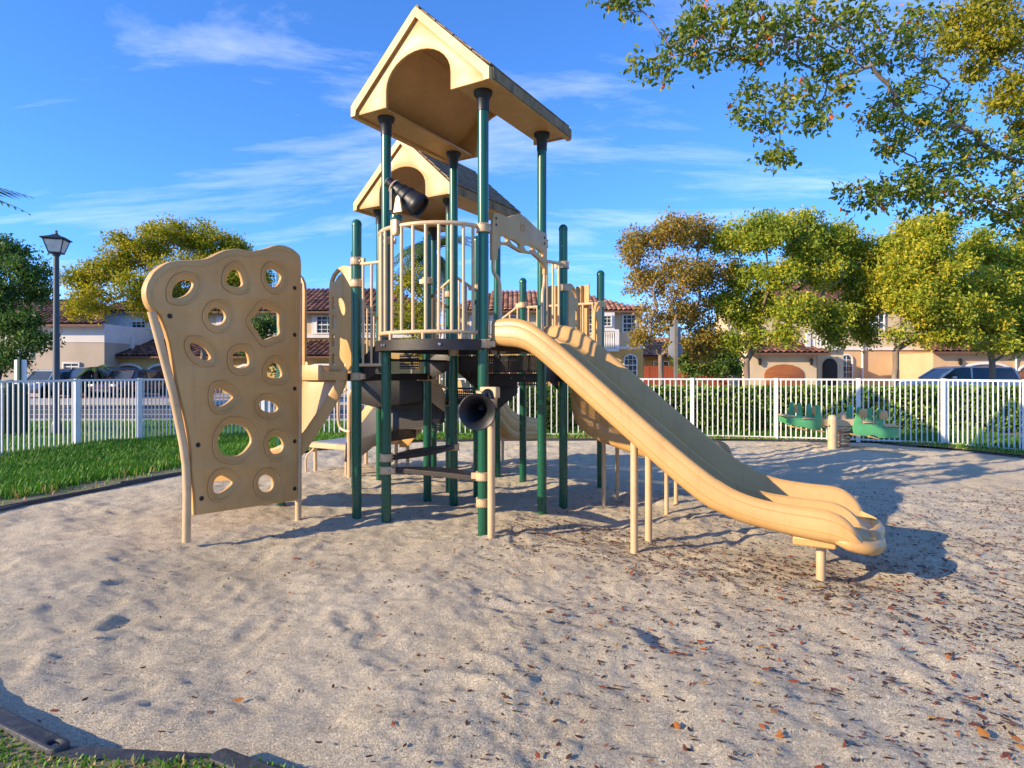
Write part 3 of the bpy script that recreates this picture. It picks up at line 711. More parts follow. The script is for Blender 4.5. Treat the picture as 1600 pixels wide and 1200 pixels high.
# --- slide entry arch with an embossed mark
arch = plate("slide_arch", ARCH, [smooth_poly(s, 3) for s in SLOTS], 0.03, TAN, PS, lambda u, v, w: (0.05 + w, u, v), 0.005)
arch["label"] = "shaded tan arch panel with cut-out hand slots over the slide entrance"
mk = MB()
for c, d in (((0.566, 2.745), (0.085, 0.008)), ((0.566, 2.683), (0.085, 0.008)), ((0.526, 2.714), (0.008, 0.066)), ((0.606, 2.714), (0.008, 0.066)), ((0.548, 2.714), (0.010, 0.042)), ((0.584, 2.714), (0.010, 0.042)), ((0.566, 2.714), (0.030, 0.010))):
    mk.box((0.066, c[0], c[1]), (0.006, d[0], d[1]))
mk.build("embossed_mark", WALLP, arch, 0)
for y in (0.10, 1.0):
    for z in (2.70, 2.645):
        o = MB().lathe([(0.011, 0), (0.011, 0.006)], seg=10).build("bolt", BLACKP, arch, loc=(0.066, y, z)); o.rotation_euler = (0, R(90), 0)
MB().tube(smooth_path([(0.05, 0.08, 2.36), (0.05, 0.085, 2.24), (0.07, 0.15, 2.14), (0.07, 0.15, 1.72)], 5), 0.016, 10).build("grip_tube", TANMETAL, PS)
MB().tube(smooth_path([(0.05, 1.03, 2.36), (0.05, 1.02, 2.24), (0.07, 0.95, 2.13), (0.07, 0.95, 1.72)], 5), 0.016, 10).build("grip_tube", TANMETAL, PS)

# --- roofs
def roof(x0, x1, y0, y1, zb, zp, label):
    xc = (x0 + x1) / 2; hw = (x1 - x0) / 2; ze = zb + 0.115
    th = 0.045
    # shell: outer skin with lip, swept along y
    def sec(y, g=0.0):
        return [(x0 + g, y, zb), (x0 + g, y, ze - 0.02), (x0 + 0.02 + g, y, ze), (xc - 0.03, y, zp - 0.02), (xc, y, zp), (xc + 0.03, y, zp - 0.02), (x1 - 0.02 - g, y, ze), (x1 - g, y, ze - 0.02), (x1 - g, y, zb),
                (x1 - g - 0.05, y, zb), (x1 - g - 0.06, y, zb + 0.05), (xc, y, zp - 0.085), (x0 + g + 0.06, y, zb + 0.05), (x0 + g + 0.05, y, zb)]
    ys_ = [y0, y0 + 0.02] + list(np.linspace(y0 + 0.1, y1 - 0.1, 5)) + [y1 - 0.02, y1]
    r = MB().ring_loft([sec(y, 0.012 if i in (0, len(ys_) - 1) else 0.0) for i, y in enumerate(ys_)]).build("roof", TAN, PS, 30)
    r["label"] = label
    # mossy strip along the eaves
    for sx in (x0 - 0.004, x1 + 0.004):
        MB().box((sx, (y0 + y1) / 2, zb + 0.052), (0.014, y1 - y0 - 0.06, 0.088)).build("eave_strip", ROOFEDGE, r, 0)
    # gable panels with the arched opening
    a0, a1 = xc - 0.35, xc + 0.35; sp = zb + 0.16; rz = (zp - zb) * 0.545 - 0.16
    arc = [(xc + 0.35 * math.cos(R(q)), sp + rz * math.sin(R(q))) for q in range(0, 181, 12)]
    out = [(x0 + 0.05, zb + 0.012), (a0, zb + 0.012)] + arc[::-1] + [(a1, zb + 0.012), (x1 - 0.05, zb + 0.012), (x1 - 0.05, zb + 0.07), (xc, zp - 0.075), (x0 + 0.05, zb + 0.07)]
    for yy in (y0 + 0.045, y1 - 0.045):
        plate("gable", out, [], 0.03, TAN, r, lambda u, v, w, yy=yy: (u, yy + w, v), 0.006)
    # flat soffits beside the opening and panel ribs under the slopes
    for xa, xb in ((x0 + 0.06, a0 - 0.05), (a1 + 0.05, x1 - 0.06)):
        MB().box(((xa + xb) / 2, (y0 + y1) / 2, zb + 0.03), (xb - xa, y1 - y0 - 0.14, 0.02)).build("soffit", TAN, r, 0)
    for s in (-1, 1):
        for t in (0.25, 0.45, 0.62, 0.8):
            xx = xc + s * hw * (1 - t); zz2 = zb + 0.05 + (zp - 0.085 - zb - 0.05) * t - 0.006
            MB().box((xx, (y0 + y1) / 2, zz2), (0.03, y1 - y0 - 0.13, 0.024), 0, s * math.atan2(zp - zb - 0.13, hw)).build("rib", TAN, r, 0)
    # moulded shingles
    sh = MB(); rows = 8; L = math.hypot(hw - 0.02, zp - ze); ang = math.atan2(zp - ze, hw - 0.02)
    g = random.Random(5)
    for s in (-1, 1):
        for i in range(rows):
            t = (i + 0.5) / rows
            w = 0.125; n = int((y1 - y0 - 0.08) / w) + 1; off = (i % 2) * w / 2
            for j in range(n + 1):
                yc = y0 + 0.04 + off + (j) * w
                ya, yb = max(yc - w / 2, y0 + 0.03), min(yc + w / 2 - 0.008, y1 - 0.03)
                if yb - ya < 0.03: continue
                xx = xc + s * (hw - 0.02) * (1 - t); zq = ze + (zp - ze) * t + 0.010 + g.uniform(0, 0.003)
                sh.box((xx + s * 0.004, (ya + yb) / 2, zq), (L / rows * 0.97, yb - ya, 0.014), 0, s * (ang - 0.05))
    stuff(sh.build("shingles", SHING, r, 0))
    MB().tube([(xc, y0 + 0.02, zp + 0.006), (xc, y1 - 0.02, zp + 0.006)], 0.022, 8).build("ridge_cap", ROOFEDGE, r)
    return r
roof(-1.315, 0.205, -0.216, 1.33, 3.73, 4.52, "tall front tower roof with a sunlit tan gable")
roof(-2.745, -1.225, 1.27, 2.88, 3.39, 4.17, "lower rear roof with weathered shingles")

# --- slides: cross sections swept down the chute
def chute(st, y0, y1, lanes, place, name="slide", mouth=True):
    rings = []
    Y0, Y1_ = y0, y1; xe = st[-1][0]
    for (x, rim, bed, bot, div) in st:
        ins_ = 0.10 * max(0.0, (x - (xe - 0.15)) / 0.15) ** 2; y0, y1 = Y0 + ins_, Y1_ - ins_
        W = y1 - y0; L = []
        wall = [(0.05, bot), (0.018, bot + 0.018), (0.004, bot + 0.05), (0.004, bot + (rim - bot) * 0.30), (0.0065, bot + (rim - bot) * 0.312), (0.002, bot + (rim - bot) * 0.33),
                (0.002, bot + (rim - bot) * 0.70), (0.0055, bot + (rim - bot) * 0.722), (0.0, bot + (rim - bot) * 0.74), (0.003, rim - 0.03), (0.014, rim - 0.010), (0.034, rim), (0.056, rim - 0.008), (0.070, rim - 0.03), (0.088, bed + 0.045), (0.108, bed + 0.014), (0.145, bed)]
        wall = [(y, max(z, bot)) for y, z in wall]
        L += [(y0 + y, z) for y, z in wall]
        if lanes == 2:
            c = W / 2
            dv = [(-0.075, bed), (-0.045, bed + 0.010), (-0.032, bed + (div - bed) * 0.4), (-0.022, div - 0.012), (0, div), (0.022, div - 0.012), (0.032, bed + (div - bed) * 0.4), (0.045, bed + 0.010), (0.075, bed)]
            L += [(y0 + c + y, z) for y, z in dv]
        L += [(y1 - y, z) for y, z in wall[::-1]]
        # ribs under the bed
        n = 7
        for i in range(1, n):
            t = i / n; yy = y1 - 0.05 - (W - 0.1) * t
            L.append((yy + 0.02, bot)); L.append((yy, bot + (0.03 if i % 2 else 0.0)))
        rings.append([place(x, y, z) for y, z in L])
    return MB().ring_loft(rings).build(name, SLIDE, PS, 40)
raw = [(0.05, 1.832, 1.7, 1.625, 1.74), (0.16, 1.842, 1.7, 1.61, 1.74), (0.27, 1.838, 1.685, 1.598, 1.73), (0.36, 1.815, 1.65, 1.572, 1.71), (0.45, 1.775, 1.6, 1.52, 1.68), (0.6, 1.675, 1.49, 1.405, 1.595), (0.77, 1.54, 1.35, 1.265, 1.455), (1.05, 1.308, 1.12, 1.035, 1.225), (1.34, 1.07, 0.885, 0.8, 0.99), (1.6, 0.858, 0.68, 0.595, 0.785), (1.8, 0.708, 0.535, 0.455, 0.6375), (1.92, 0.63, 0.465, 0.405, 0.5675), (2.04, 0.572, 0.415, 0.365, 0.5225), (2.2, 0.532, 0.375, 0.335, 0.495), (2.4, 0.516, 0.345, 0.31, 0.485), (2.52, 0.513, 0.333, 0.298, 0.483), (2.6, 0.503, 0.327, 0.29, 0.474), (2.66, 0.48, 0.322, 0.284, 0.452), (2.71, 0.44, 0.316, 0.28, 0.416), (2.745, 0.392, 0.309, 0.268, 0.375), (2.77, 0.348, 0.303, 0.262, 0.338), (2.8, 0.315, 0.297, 0.256, 0.311), (2.83, 0.297, 0.29, 0.254, 0.297), (2.855, 0.286, 0.283, 0.258, 0.286)]
st = [tuple(q) for q in smooth_path(raw, 3)]
s1 = chute(st, 0.045, 1.045, 2, lambda x, y, z: (x, y, z))
s1["label"] = "wide double slide in glossy golden tan plastic, sunlit side"
lip = MB().tube(smooth_path([(2.60, 0.085, 0.325), (2.70, 0.085, 0.305), (2.79, 0.115, 0.285), (2.845, 0.20, 0.272), (2.865, 0.33, 0.268), (2.86, 0.45, 0.27), (2.84, 0.545, 0.275), (2.86, 0.64, 0.27), (2.865, 0.76, 0.268), (2.845, 0.89, 0.272), (2.79, 0.975, 0.285), (2.70, 1.005, 0.305), (2.60, 1.005, 0.325)], 5), [0.012, 0.02, 0.026, 0.032, 0.038] + [0.044] * 51 + [0.038, 0.032, 0.026, 0.02, 0.012], 12).build("exit_lip", SLIDE, s1)
MB().box((2.50, 0.545, 0.275), (0.26, 0.86, 0.06)).build("exit_bracket", SLIDE, s1, 30, 0.012)
for x, y, zt in ((2.53, 0.26, 0.28), (2.50, 0.80, 0.28), (1.215, 0.30, 0.93), (1.215, 0.66, 0.93)):
    MB().cyl((x, y, -0.25), (x, y, zt), 0.03, None, 12).build("leg", TANMETAL, s1)
raw2b = [(0.03, 1.56, 1.38, 1.28, 0), (0.12, 1.55, 1.34, 1.20, 0), (0.26, 1.44, 1.18, 1.00, 0), (0.45, 1.22, 0.96, 0.79, 0), (0.64, 1.02, 0.77, 0.60, 0), (0.85, 0.86, 0.61, 0.48, 0), (1.05, 0.76, 0.53, 0.43, 0), (1.25, 0.70, 0.48, 0.40, 0), (1.45, 0.67, 0.45, 0.38, 0), (1.53, 0.63, 0.44, 0.38, 0), (1.58, 0.55, 0.43, 0.38, 0), (1.61, 0.46, 0.42, 0.385, 0), (1.63, 0.41, 0.405, 0.39, 0)]
BOT2 = [1.16, 0.86, 0.70, 0.63, 0.575, 0.52, 0.46, 0.42, 0.385, 0.38, 0.38, 0.385, 0.39]
raw2 = [(q[0] if i != 1 else 0.07, q[1], q[2], BOT2[i], 0) for i, q in enumerate(raw2b)]
st2 = [tuple(q) for q in smooth_path(raw2, 3)]
s2 = chute(st2, 1.67, 2.36, 1, lambda x, y, z: (x, y, z))
for x, y, z in ((0.36, 1.80, 0.66), (1.02, 1.85, 0.50), (1.02, 2.2, 0.50), (0.36, 2.2, 0.66)): MB().cyl((x, y, -0.25), (x, y, z), 0.022).build("leg", TANMETAL, s2)
raw3 = [(x, a - 0.28 if x < 0.3 else (a - 0.28 * max(0, 1 - (x - 0.3) / 0.8)), b - 0.28 if x < 0.3 else (b - 0.28 * max(0, 1 - (x - 0.3) / 0.8)), c - 0.28 if x < 0.3 else (c - 0.28 * max(0, 1 - (x - 0.3) / 0.8)), 0) for x, a, b, c, _ in raw2b]
st3 = [tuple(q) for q in smooth_path(raw3, 3)]
s3 = chute(st3, -2.14, -1.60, 1, lambda x, y, z: (y, 2.62 + x, z))
for x, y in ((-2.05, 1.1), (-1.7, 1.1)): MB().cyl((x, 2.62 + y, -0.25), (x, 2.62 + y, 0.44), 0.022).build("leg", TANMETAL, s3)
# curved slide hidden behind the climbing wall: outer and inner edges
oe = smooth_path([(-1.53, -0.03, 1.30), (-1.56, -0.06, 1.20), (-1.66, -0.12, 1.00), (-1.80, -0.18, 0.78), (-2.00, -0.27, 0.52), (-2.3, -0.45, 0.40), (-2.7, -0.55, 0.34), (-3.0, -0.58, 0.31)], 4)
ie = smooth_path([(-2.12, -0.03, 1.30), (-2.12, -0.04, 1.24), (-2.13, -0.05, 1.08), (-2.16, -0.06, 0.86), (-2.2, -0.07, 0.64), (-2.4, -0.09, 0.45), (-2.7, -0.11, 0.37), (-3.0, -0.13, 0.34)], 4)
rings = []
for k, (a, c) in enumerate(zip(oe, ie)):
    a, c = Vector(a), Vector(c); ac = (c - a); t = k / (len(oe) - 1)
    up = Vector((0, 0, 1)); hgt = 0.20 if t < 0.9 else 0.20 - 0.6 * (t - 0.9)
    P = lambda f, z: a + ac * f + up * z
    ring = [P(0.03, -0.02), P(0.0, 0.04), P(0.0, hgt - 0.02), P(0.03, hgt), P(0.07, hgt - 0.02), P(0.12, 0.05), P(0.2, 0.02), P(0.8, 0.02), P(0.88, 0.05), P(0.93, hgt - 0.02), P(0.97, hgt), P(1.0, hgt - 0.02), P(1.0, 0.04), P(0.97, -0.02)]
    for q in range(1, 8): ring += [P(0.97 - 0.94 * q / 8 + 0.02, -0.02), P(0.97 - 0.94 * q / 8, -0.02 + (0.025 if q % 2 else 0.0))]
    rings.append(ring)
s4 = MB().ring_loft(rings).build("slide", SLIDE, PS, 40)
s4["label"] = "curved slide with ribbed underside behind the climbing wall"
MB().cyl((-2.75, -0.33, -0.2), (-2.75, -0.33, 0.34), 0.024).build("leg", TANMETAL, s4)
plate("slide_mount", [(-2.3, 1.31), (-1.50, 1.31), (-1.50, 1.40), (-1.80, 1.40), (-1.84, 1.46), (-2.3, 1.46)], [], 0.03, TAN, s4, lambda u, v, w: (u, -0.07 + w, v), 0.006)

# --- climbing wall
WX = -1.95
def ring_scale(poly, s):
    c = np.mean(np.array(poly), 0); return [tuple(c + (np.array(p) - c) * s) for p in poly]
def off(poly, d):
    c = np.mean(np.array(poly), 0); return [tuple(c + (np.array(p) - c) * (1 + d / np.linalg.norm(np.array(p) - c))) for p in poly]
inner_h = [smooth_poly(h, 4) for h in HOLES]
edge_s = smooth_path(EDGE, 3)
wl_ = plate("climbing_wall", [tuple(p) for p in edge_s], [off(h, 0.064) for h in inner_h], 0.075, WALLP, PS, lambda u, v, w: (WX + w, u, v), 0.014)
wl_["label"] = "shaded tan climbing panel full of odd-shaped holes"
for h in inner_h:
    rings = []
    for d, w in ((0.066, 0.0365), (0.060, 0.042), (0.052, 0.040), (0.047, 0.026), (0.012, 0.020), (0.004, 0.017), (0.0, 0.010), (0.0, -0.010), (0.004, -0.017), (0.012, -0.020), (0.047, -0.026), (0.052, -0.040), (0.060, -0.042), (0.066, -0.0365)):
        rings.append([(WX + w, u, v) for u, v in off(h, d)])
    MB().ring_loft(rings, True, False).build("hand_hole", WALLP, wl_, 60)
# raised lip that follows the top edge, grip slots in the corners
lipi = [Vector((WX + 0.037, u * 1.0, v)) for u, v in edge_s]
cen = np.array([-0.95, 1.6])
ii = [i for i, (u, v) in enumerate(edge_s) if v > 1.87]
pl = []
for i in ii:
    u, v = edge_s[i]; d = cen - np.array([u, v]); d /= np.linalg.norm(d); pl.append((WX + 0.036, u + d[0] * 0.055, v + d[1] * 0.055))
MB().tube(pl, 0.007, 8).build("edge_bead", WALLP, wl_)
MB().tube([(WX, u, v) for u, v in POLE] + [(WX, -1.665, 1.86)], 0.032, 14).build("pole", TANMETAL, wl_)
MB().tube([(WX, -0.262, -0.25), (WX, -0.258, 0.2), (WX, -0.248, 2.25)], 0.030, 14).build("pole", TANMETAL, wl_)
for u, v in ((-1.545, 1.83), (-0.335, 2.19), (-0.335, 1.745), (-0.335, 1.235), (-0.335, 0.735), (-0.335, 0.285), (-1.28, 0.36), (-1.31, 0.80)):
    o = MB().lathe([(0.020, 0), (0.020, 0.004), (0.016, 0.004), (0.012, 0.009)], seg=14).build("bolt", BLACKP, wl_, loc=(WX + 0.037, u, v)); o.rotation_euler = (0, R(90), 0)

# --- bench seats under the tower
def seat(p0, p1, bow, z, w=0.16):
    a, c = Vector((*p0, z)), Vector((*p1, z)); d = (c - a); n = Vector((-d.y, d.x, 0)).normalized()
    rings = []
    for k in range(13):
        t = k / 12; e = math.sin(math.pi * t); p = a + d * t + n * bow * e; ww = 0.03 + w * e
        rings.append([p - n * ww * 0.2 + Vector((0, 0, -0.03)), p + n * ww + Vector((0, 0, -0.03)), p + n * ww + Vector((0, 0, 0.018)), p - n * ww * 0.2 + Vector((0, 0, 0.018))])
    return MB().ring_loft(rings).build("bench_seat", BROWN, PS, 30, 0.006)
seat((-1.02, 0.02), (-0.05, 0.02), 0.06, 0.49); seat((-1.03, 0.05), (-1.03, 1.02), -0.05, 0.60)

# --- telescope on the balcony rail
ts = MB()
ax = Vector((0.28, 0.10, -0.235)).normalized()
q = ax.to_track_quat('Z', 'Y').to_matrix()
ts.lathe([(0.0, -0.02), (0.034, -0.02), (0.044, -0.012), (0.044, 0.05), (0.058, 0.055), (0.060, 0.07), (0.052, 0.075), (0.066, 0.13), (0.072, 0.133), (0.072, 0.15), (0.070, 0.152), (0.080, 0.20), (0.086, 0.203), (0.086, 0.222), (0.084, 0.225), (0.098, 0.30), (0.102, 0.305), (0.104, 0.345), (0.096, 0.36), (0.084, 0.352), (0.080, 0.33), (0.0, 0.325)], (-0.715, -0.36, 3.0), 24, q)
tel = ts.build("telescope", BLACKP, PS, 40)
MB().lathe([(0.0, 0), (0.034, 0.0), (0.034, 0.004), (0.0, 0.005)], (-0.715 - 0.024 * ax.x, -0.36 - 0.024 * ax.y, 3.0 - 0.024 * ax.z), 16, q).build("eyepiece", GREYSIGN, tel)
MB().lathe([(0.058, 0), (0.063, 0.003), (0.063, 0.012), (0.058, 0.014)], (-0.715 + 0.048 * ax.x, -0.36 + 0.048 * ax.y, 3.0 + 0.048 * ax.z), 18, q).build("eyepiece_ring", TANMETAL, tel)
MB().box((-0.66, -0.40, 2.84), (0.035, 0.014, 0.19)).build("yoke", BLACKP, tel, 30, 0.005)
MB().add([(-0.62, -0.42, 2.72), (-0.53, -0.42, 2.72), (-0.555, -0.42, 2.84), (-0.575, -0.42, 2.86), (-0.595, -0.42, 2.84), (-0.62, -0.40, 2.72), (-0.53, -0.40, 2.72), (-0.555, -0.40, 2.84), (-0.575, -0.40, 2.86), (-0.595, -0.40, 2.84)],
         [(0, 1, 2, 3, 4), (9, 8, 7, 6, 5), (0, 5, 6, 1), (1, 6, 7, 2), (2, 7, 8, 3), (3, 8, 9, 4), (4, 9, 5, 0)]).build("bracket", TANMETAL, tel, 30)
MB().lathe([(0.0, 2.665), (0.05, 2.665), (0.052, 2.68), (0.05, 2.70), (0.02, 2.71), (0.0, 2.72)], (-0.615, -0.385, 0), 18).build("swivel", GREEN, tel)
plate("mount", rrect(-0.65, -0.58, 2.53, 2.68, 0.033), [], 0.05, TANMETAL, tel, lambda u, v, w: (u, -0.40 + w, v), 0.006)

# --- talking horn on the front post
hx = Vector((0.42, -0.88, -0.08)).normalized(); hq = hx.to_track_quat('Z', 'Y').to_matrix()
horn = MB().lathe([(0.02, -0.16), (0.03, -0.14), (0.04, -0.08), (0.08, 0.02), (0.135, 0.09), (0.148, 0.095), (0.150, 0.105), (0.144, 0.110), (0.132, 0.106), (0.075, 0.025), (0.034, -0.06), (0.022, -0.14), (0.0, -0.145)], (0.075, -0.18, 1.085), 28, hq).build("talking_horn", BLACKP, PS, 40)
MB().tube(smooth_path([(0.07, -0.12, 1.16), (0.075, -0.08, 1.22), (0.10, -0.06, 1.22), (0.118, -0.06, 1.14)], 5), 0.028, 10).build("elbow", BLACKP, horn)
MB().box((0.08, -0.02, 1.225), (0.16, 0.07, 0.09)).build("bracket", TANMETAL, horn, 30, 0.008)
MB().cyl((0.118, -0.06, -0.25), (0.118, -0.06, 1.17), 0.031, None, 14).build("speaking_tube", TANMETAL, horn)

# ------------------------------------------------------------------ black border round the sand
border = thing("sand_border", "low black plastic border timbers edging the sand pit", "border", (-1.2, 2.3, 0))
bp_ = [np.array(p) for p in SANDP]
seg = np.array([np.linalg.norm(bp_[(i + 1) % len(bp_)] - bp_[i]) for i in range(len(bp_))]); cum = np.concatenate([[0], np.cumsum(seg)])
def on_border(s):
    s = s % cum[-1]; i = min(int(np.searchsorted(cum, s, side='right')) - 1, len(bp_) - 1)
    return bp_[i] + (bp_[(i + 1) % len(bp_)] - bp_[i]) * ((s - cum[i]) / seg[i])
def timber_mesh(L):
    w = 0.037; out = [(0.0, -w)] + [(L - w + w * math.cos(R(a)), w * math.sin(R(a))) for a in range(-90, 91, 18)] + [(0.0, w)] + [(0.0 + 0.6 * w * math.cos(R(a)), w * math.sin(R(a))) for a in range(110, 251, 20)]
    hole = [(L - 0.06 + 0.026 * math.cos(R(a)), 0.017 * math.sin(R(a))) for a in range(0, 360, 30)]
    return out, [hole]
tim = {}
s = 0.05; k = 0; g = random.Random(3)
while s < cum[-1] - 0.3:
    p = on_border(s); L = 0.62 if p[1] < 3.4 and p[0] < 0.3 else 1.2
    q_ = on_border(s + L)
    d = q_ - p; key = L
    if key not in tim:
        o_, h_ = timber_mesh(L + 0.03)
        t0 = plate("border_timber", o_, h_, 0.11, TIMBERB, border, lambda u, v, w: (u, v, w), 0.010); tim[key] = t0
        stk = MB().lathe([(0.013, -0.05), (0.013, 0.038), (0.008, 0.044)], (L + 0.03 - 0.06, 0, 0), 10).build("stake", STEEL if False else GALV, t0)
        o = t0
    else: o = dup(tim[key], border)
    o.location = (p[0] + 1.2, p[1] - 2.3, 0.004 + g.uniform(-0.014, 0.004) - (0.050 if p[1] > 4.5 else 0.028)); o.rotation_euler = (g.uniform(-0.06, 0.06), g.uniform(-0.015, 0.02), math.atan2(d[1], d[0]) + g.uniform(-0.03, 0.03))
    s += L; k += 1

# ------------------------------------------------------------------ fences
picket0 = MB().lathe([(0.0085, 0.03), (0.0085, 1.20)], seg=6)
def fence(posts, label, ztop=1.25, npk=15, pw=0.021):
    t = thing("picket_fence", label, "fence", (*posts[0], 0))
    off_ = Vector((*posts[0], 0)); pk = None; po = None
    for i, p in enumerate(posts):
        v = Vector((*p, 0)) - off_
        if po is None:
            po = MB().box((0, 0, ztop / 2 - 0.02), (0.078, 0.078, ztop + 0.06)).build("post", WHITEP, t, 30, 0.004); o = po
        else: o = dup(po, t)
        o.location = v
        if i < len(posts) - 1:
            q = Vector((*posts[i + 1], 0)) - off_; d = q - v; a = math.atan2(d.y, d.x); o.rotation_euler = (0, 0, a)
            for z, h in ((ztop - 0.018, 0.036), (0.05, 0.025)):
                m_ = (v + q) / 2
                r_ = MB().box((0, 0, 0), (d.length - 0.064, 0.03, h)).build("rail", WHITEP, t, 30, 0.003, (m_.x, m_.y, z)); r_.rotation_euler = (0, 0, a)
            for j in range(npk):
                w = v + d * ((j + 1) / (npk + 1))
                if pk is None: pk = MB().box((0, 0, 0.62), (pw, pw * 0.9, 1.19)).build("picket", WHITEP, t, 0); c = pk
                else: c = dup(pk, t)
                c.location = w; c.rotation_euler = (0, 0, a)
    return t
fence([(-8.3, 7.9), (-8.14, 9.8), (-7.92, 11.3), (-7.34, 12.25), (-6.5, 12.9), (-5.3, 13.25)], "white metal picket fence beside the lawn and street lamp, in shade", pw=0.019)
fence([(-5.2, 13.28), (-3.5, 13.35), (-1.7, 13.35), (0.15, 13.35), (2.0, 13.3), (3.80, 13.1), (5.42, 12.75), (6.86, 12.3), (8.14, 11.7), (8.77, 10.6), (9.5, 9.6)], "long sunlit white metal picket fence in front of the hedge")

# ------------------------------------------------------------------ foliage builders
def leaves_np(C, size, g, aspect=0.5, fold=0.15, droop=0.0, shape=6, up=0.0):
    n = len(C)
    d = g.normal(size=(n, 3)); d[:, 2] -= droop; d /= np.linalg.norm(d, axis=1)[:, None]
    r = g.normal(size=(n, 3)); r[:, 2] += up
    nn = r - d * (r * d).sum(1)[:, None]; nn /= np.linalg.norm(nn, axis=1)[:, None]
    s = np.cross(nn, d); L = (size * g.uniform(0.65, 1.25, n))[:, None]; W = L * aspect * 0.5
    if shape == 6:
        V = np.stack([C, C + d * L * 0.33 + s * W - nn * L * fold * 0.0, C + d * L * 0.72 + s * W * 0.8 , C + d * L - nn * L * fold, C + d * L * 0.72 - s * W * 0.8, C + d * L * 0.33 - s * W], 1)
        V[:, 1] += nn * L * fold * 0.6; V[:, 2] += nn * L * fold * 0.4; V[:, 4] += nn * L * fold * 0.4; V[:, 5] += nn * L * fold * 0.6
        o = np.arange(n)[:, None] * 6
        F = np.concatenate([o + np.array([[0, 1, 2, 3]]), o + np.array([[0, 3, 4, 5]])])
        return V.reshape(-1, 3), F, 6
    V = np.stack([C, C + d * L * 0.5 + s * W, C + d * L, C + d * L * 0.5 - s * W], 1)
    F = np.arange(n)[:, None] * 4 + np.array([[0, 1, 2, 3]])
    return V.reshape(-1, 3), F, 4

def skeleton(trunk, A, alpha=0.4):
    """greedy tree: every attractor hangs on the node that keeps wood short"""
    N = [np.array(p, float) for p in trunk]; par = [-1] + list(range(len(trunk) - 1)); plen = [0.0]
    for i in range(1, len(N)): plen.append(plen[-1] + np.linalg.norm(N[i] - N[i - 1]))
    plen = [q * 0.6 for q in plen]
    A = np.array(A); rem = np.ones(len(A), bool)
    best = np.full(len(A), 1e9); bi = np.zeros(len(A), int)
    def relax(j):
        c = np.linalg.norm(A - N[j], axis=1) + alpha * plen[j]
        k = c < best; best[k] = c[k]; bi[k] = j
    for j in range(max(1, len(N) // 2 - 1), len(N)): relax(j)
    for _ in range(len(A)):
        c = np.where(rem, best, 1e9); i = int(np.argmin(c)); rem[i] = False
        p = bi[i]; a, b = N[p], A[i]; L = np.linalg.norm(b - a)
        mid = (a + b) / 2 + RNG.normal(size=3) * L * 0.07; mid[2] += L * 0.05
        N.append(mid); par.append(p); plen.append(plen[p] + L / 2); m_ = len(N) - 1
        N.append(b); par.append(m_); plen.append(plen[p] + L)
        relax(m_); relax(len(N) - 1)
    return np.array(N), np.array(par)

def branches(N, par, r0, expo=2.3, rmax=None):
    n = len(N); w = np.zeros(n); kids = np.zeros(n, int)
    for i in range(n - 1, 0, -1):
        if w[i] == 0: w[i] = r0 ** expo
        w[par[i]] += w[i]; kids[par[i]] += 1
    if w[0] == 0: w[0] = r0 ** expo
    rad = w ** (1 / expo)
    if rmax: rad = np.minimum(rad, rmax)
    V = []; F = []; S = 6
    for i in range(1, n):
        a, b = N[par[i]], N[i]; t = b - a; L = np.linalg.norm(t)
        if L < 1e-4: continue
        t = t / L; u = np.array([0, 0, 1.0]) if abs(t[2]) < 0.8 else np.array([1.0, 0, 0])
        p = np.cross(t, u); p /= np.linalg.norm(p); q = np.cross(t, p); o = len(V)
        ra = min(rad[par[i]], rad[i] * 1.35)
        for c, r in ((a - t * ra * 0.3, ra), (b, rad[i])):
            for k in range(S):
                an = 2 * math.pi * k / S; V.append(c + (p * math.cos(an) + q * math.sin(an)) * r)
        for k in range(S): j = (k + 1) % S; F.append((o + k, o + j, o + S + j, o + S + k))
    return np.array(V), np.array(F), rad, kids

def tree(name, label, base, fork, clusters, leafm, barkm, n_attr, n_leaf, lsize, r0=0.012, group=None, seed=1, spread=0.30, shape=4, aspect=0.5, rmax=None, tint_bias=0.0, alpha=0.4, cat="tree", mids=()):
    g = np.random.default_rng(seed)
    t = thing(name, label, cat, base, 0, group); off_ = np.array(base)
    vol = np.array([c[3] ** 2 for c in clusters]); vol = vol / vol.sum()
    A = []
    for c, v in zip(clusters, vol):
        k = max(3, int(n_attr * v)); d = g.normal(size=(k, 3)); d /= np.linalg.norm(d, axis=1)[:, None]
        rr = c[3] * g.random(k) ** 0.45
        A.append(np.array(c[:3]) + d * rr[:, None] * np.array([1, 1, 0.85]))
    A = np.concatenate(A) - off_
    trunk = [np.zeros(3) - np.array([0, 0, 0.3])]
    for m_ in mids: trunk.append(np.array(m_) - off_)
    fk = np.array(fork) - off_
    st_ = trunk[-1]
    for q in (0.25, 0.5, 0.75, 1.0): trunk.append(st_ + (fk - st_) * q + g.normal(size=3) * 0.03 * (q < 1))
    N, par = skeleton(trunk, A, alpha)
    V, F, rad, kids = branches(N, par, r0, rmax=rmax)
    mesh_np("trunk", V, F, barkm, t, smooth=True)
    tips = np.where(rad < r0 * 2.3)[0]; tips = tips[tips > len(trunk)]
    pick = g.choice(tips, n_leaf)
    sp_ = g.normal(size=(n_leaf, 3)); sp_ /= np.linalg.norm(sp_, axis=1)[:, None]; sp_ *= spread * 1.35 * (g.random(n_leaf) ** 0.6)[:, None] * np.array([1, 1, 0.75])
    C = N[pick] + sp_
    V, F, k = leaves_np(C, lsize, g, aspect, 0.12, 0.25, shape, 0.6)
    ct = g.random(len(N))[pick] * 0.45 + g.random(n_leaf) * 0.5 + tint_bias
    mesh_np("crown", V, F, leafm, t, np.repeat(np.clip(ct, 0, 1), k))
    return t

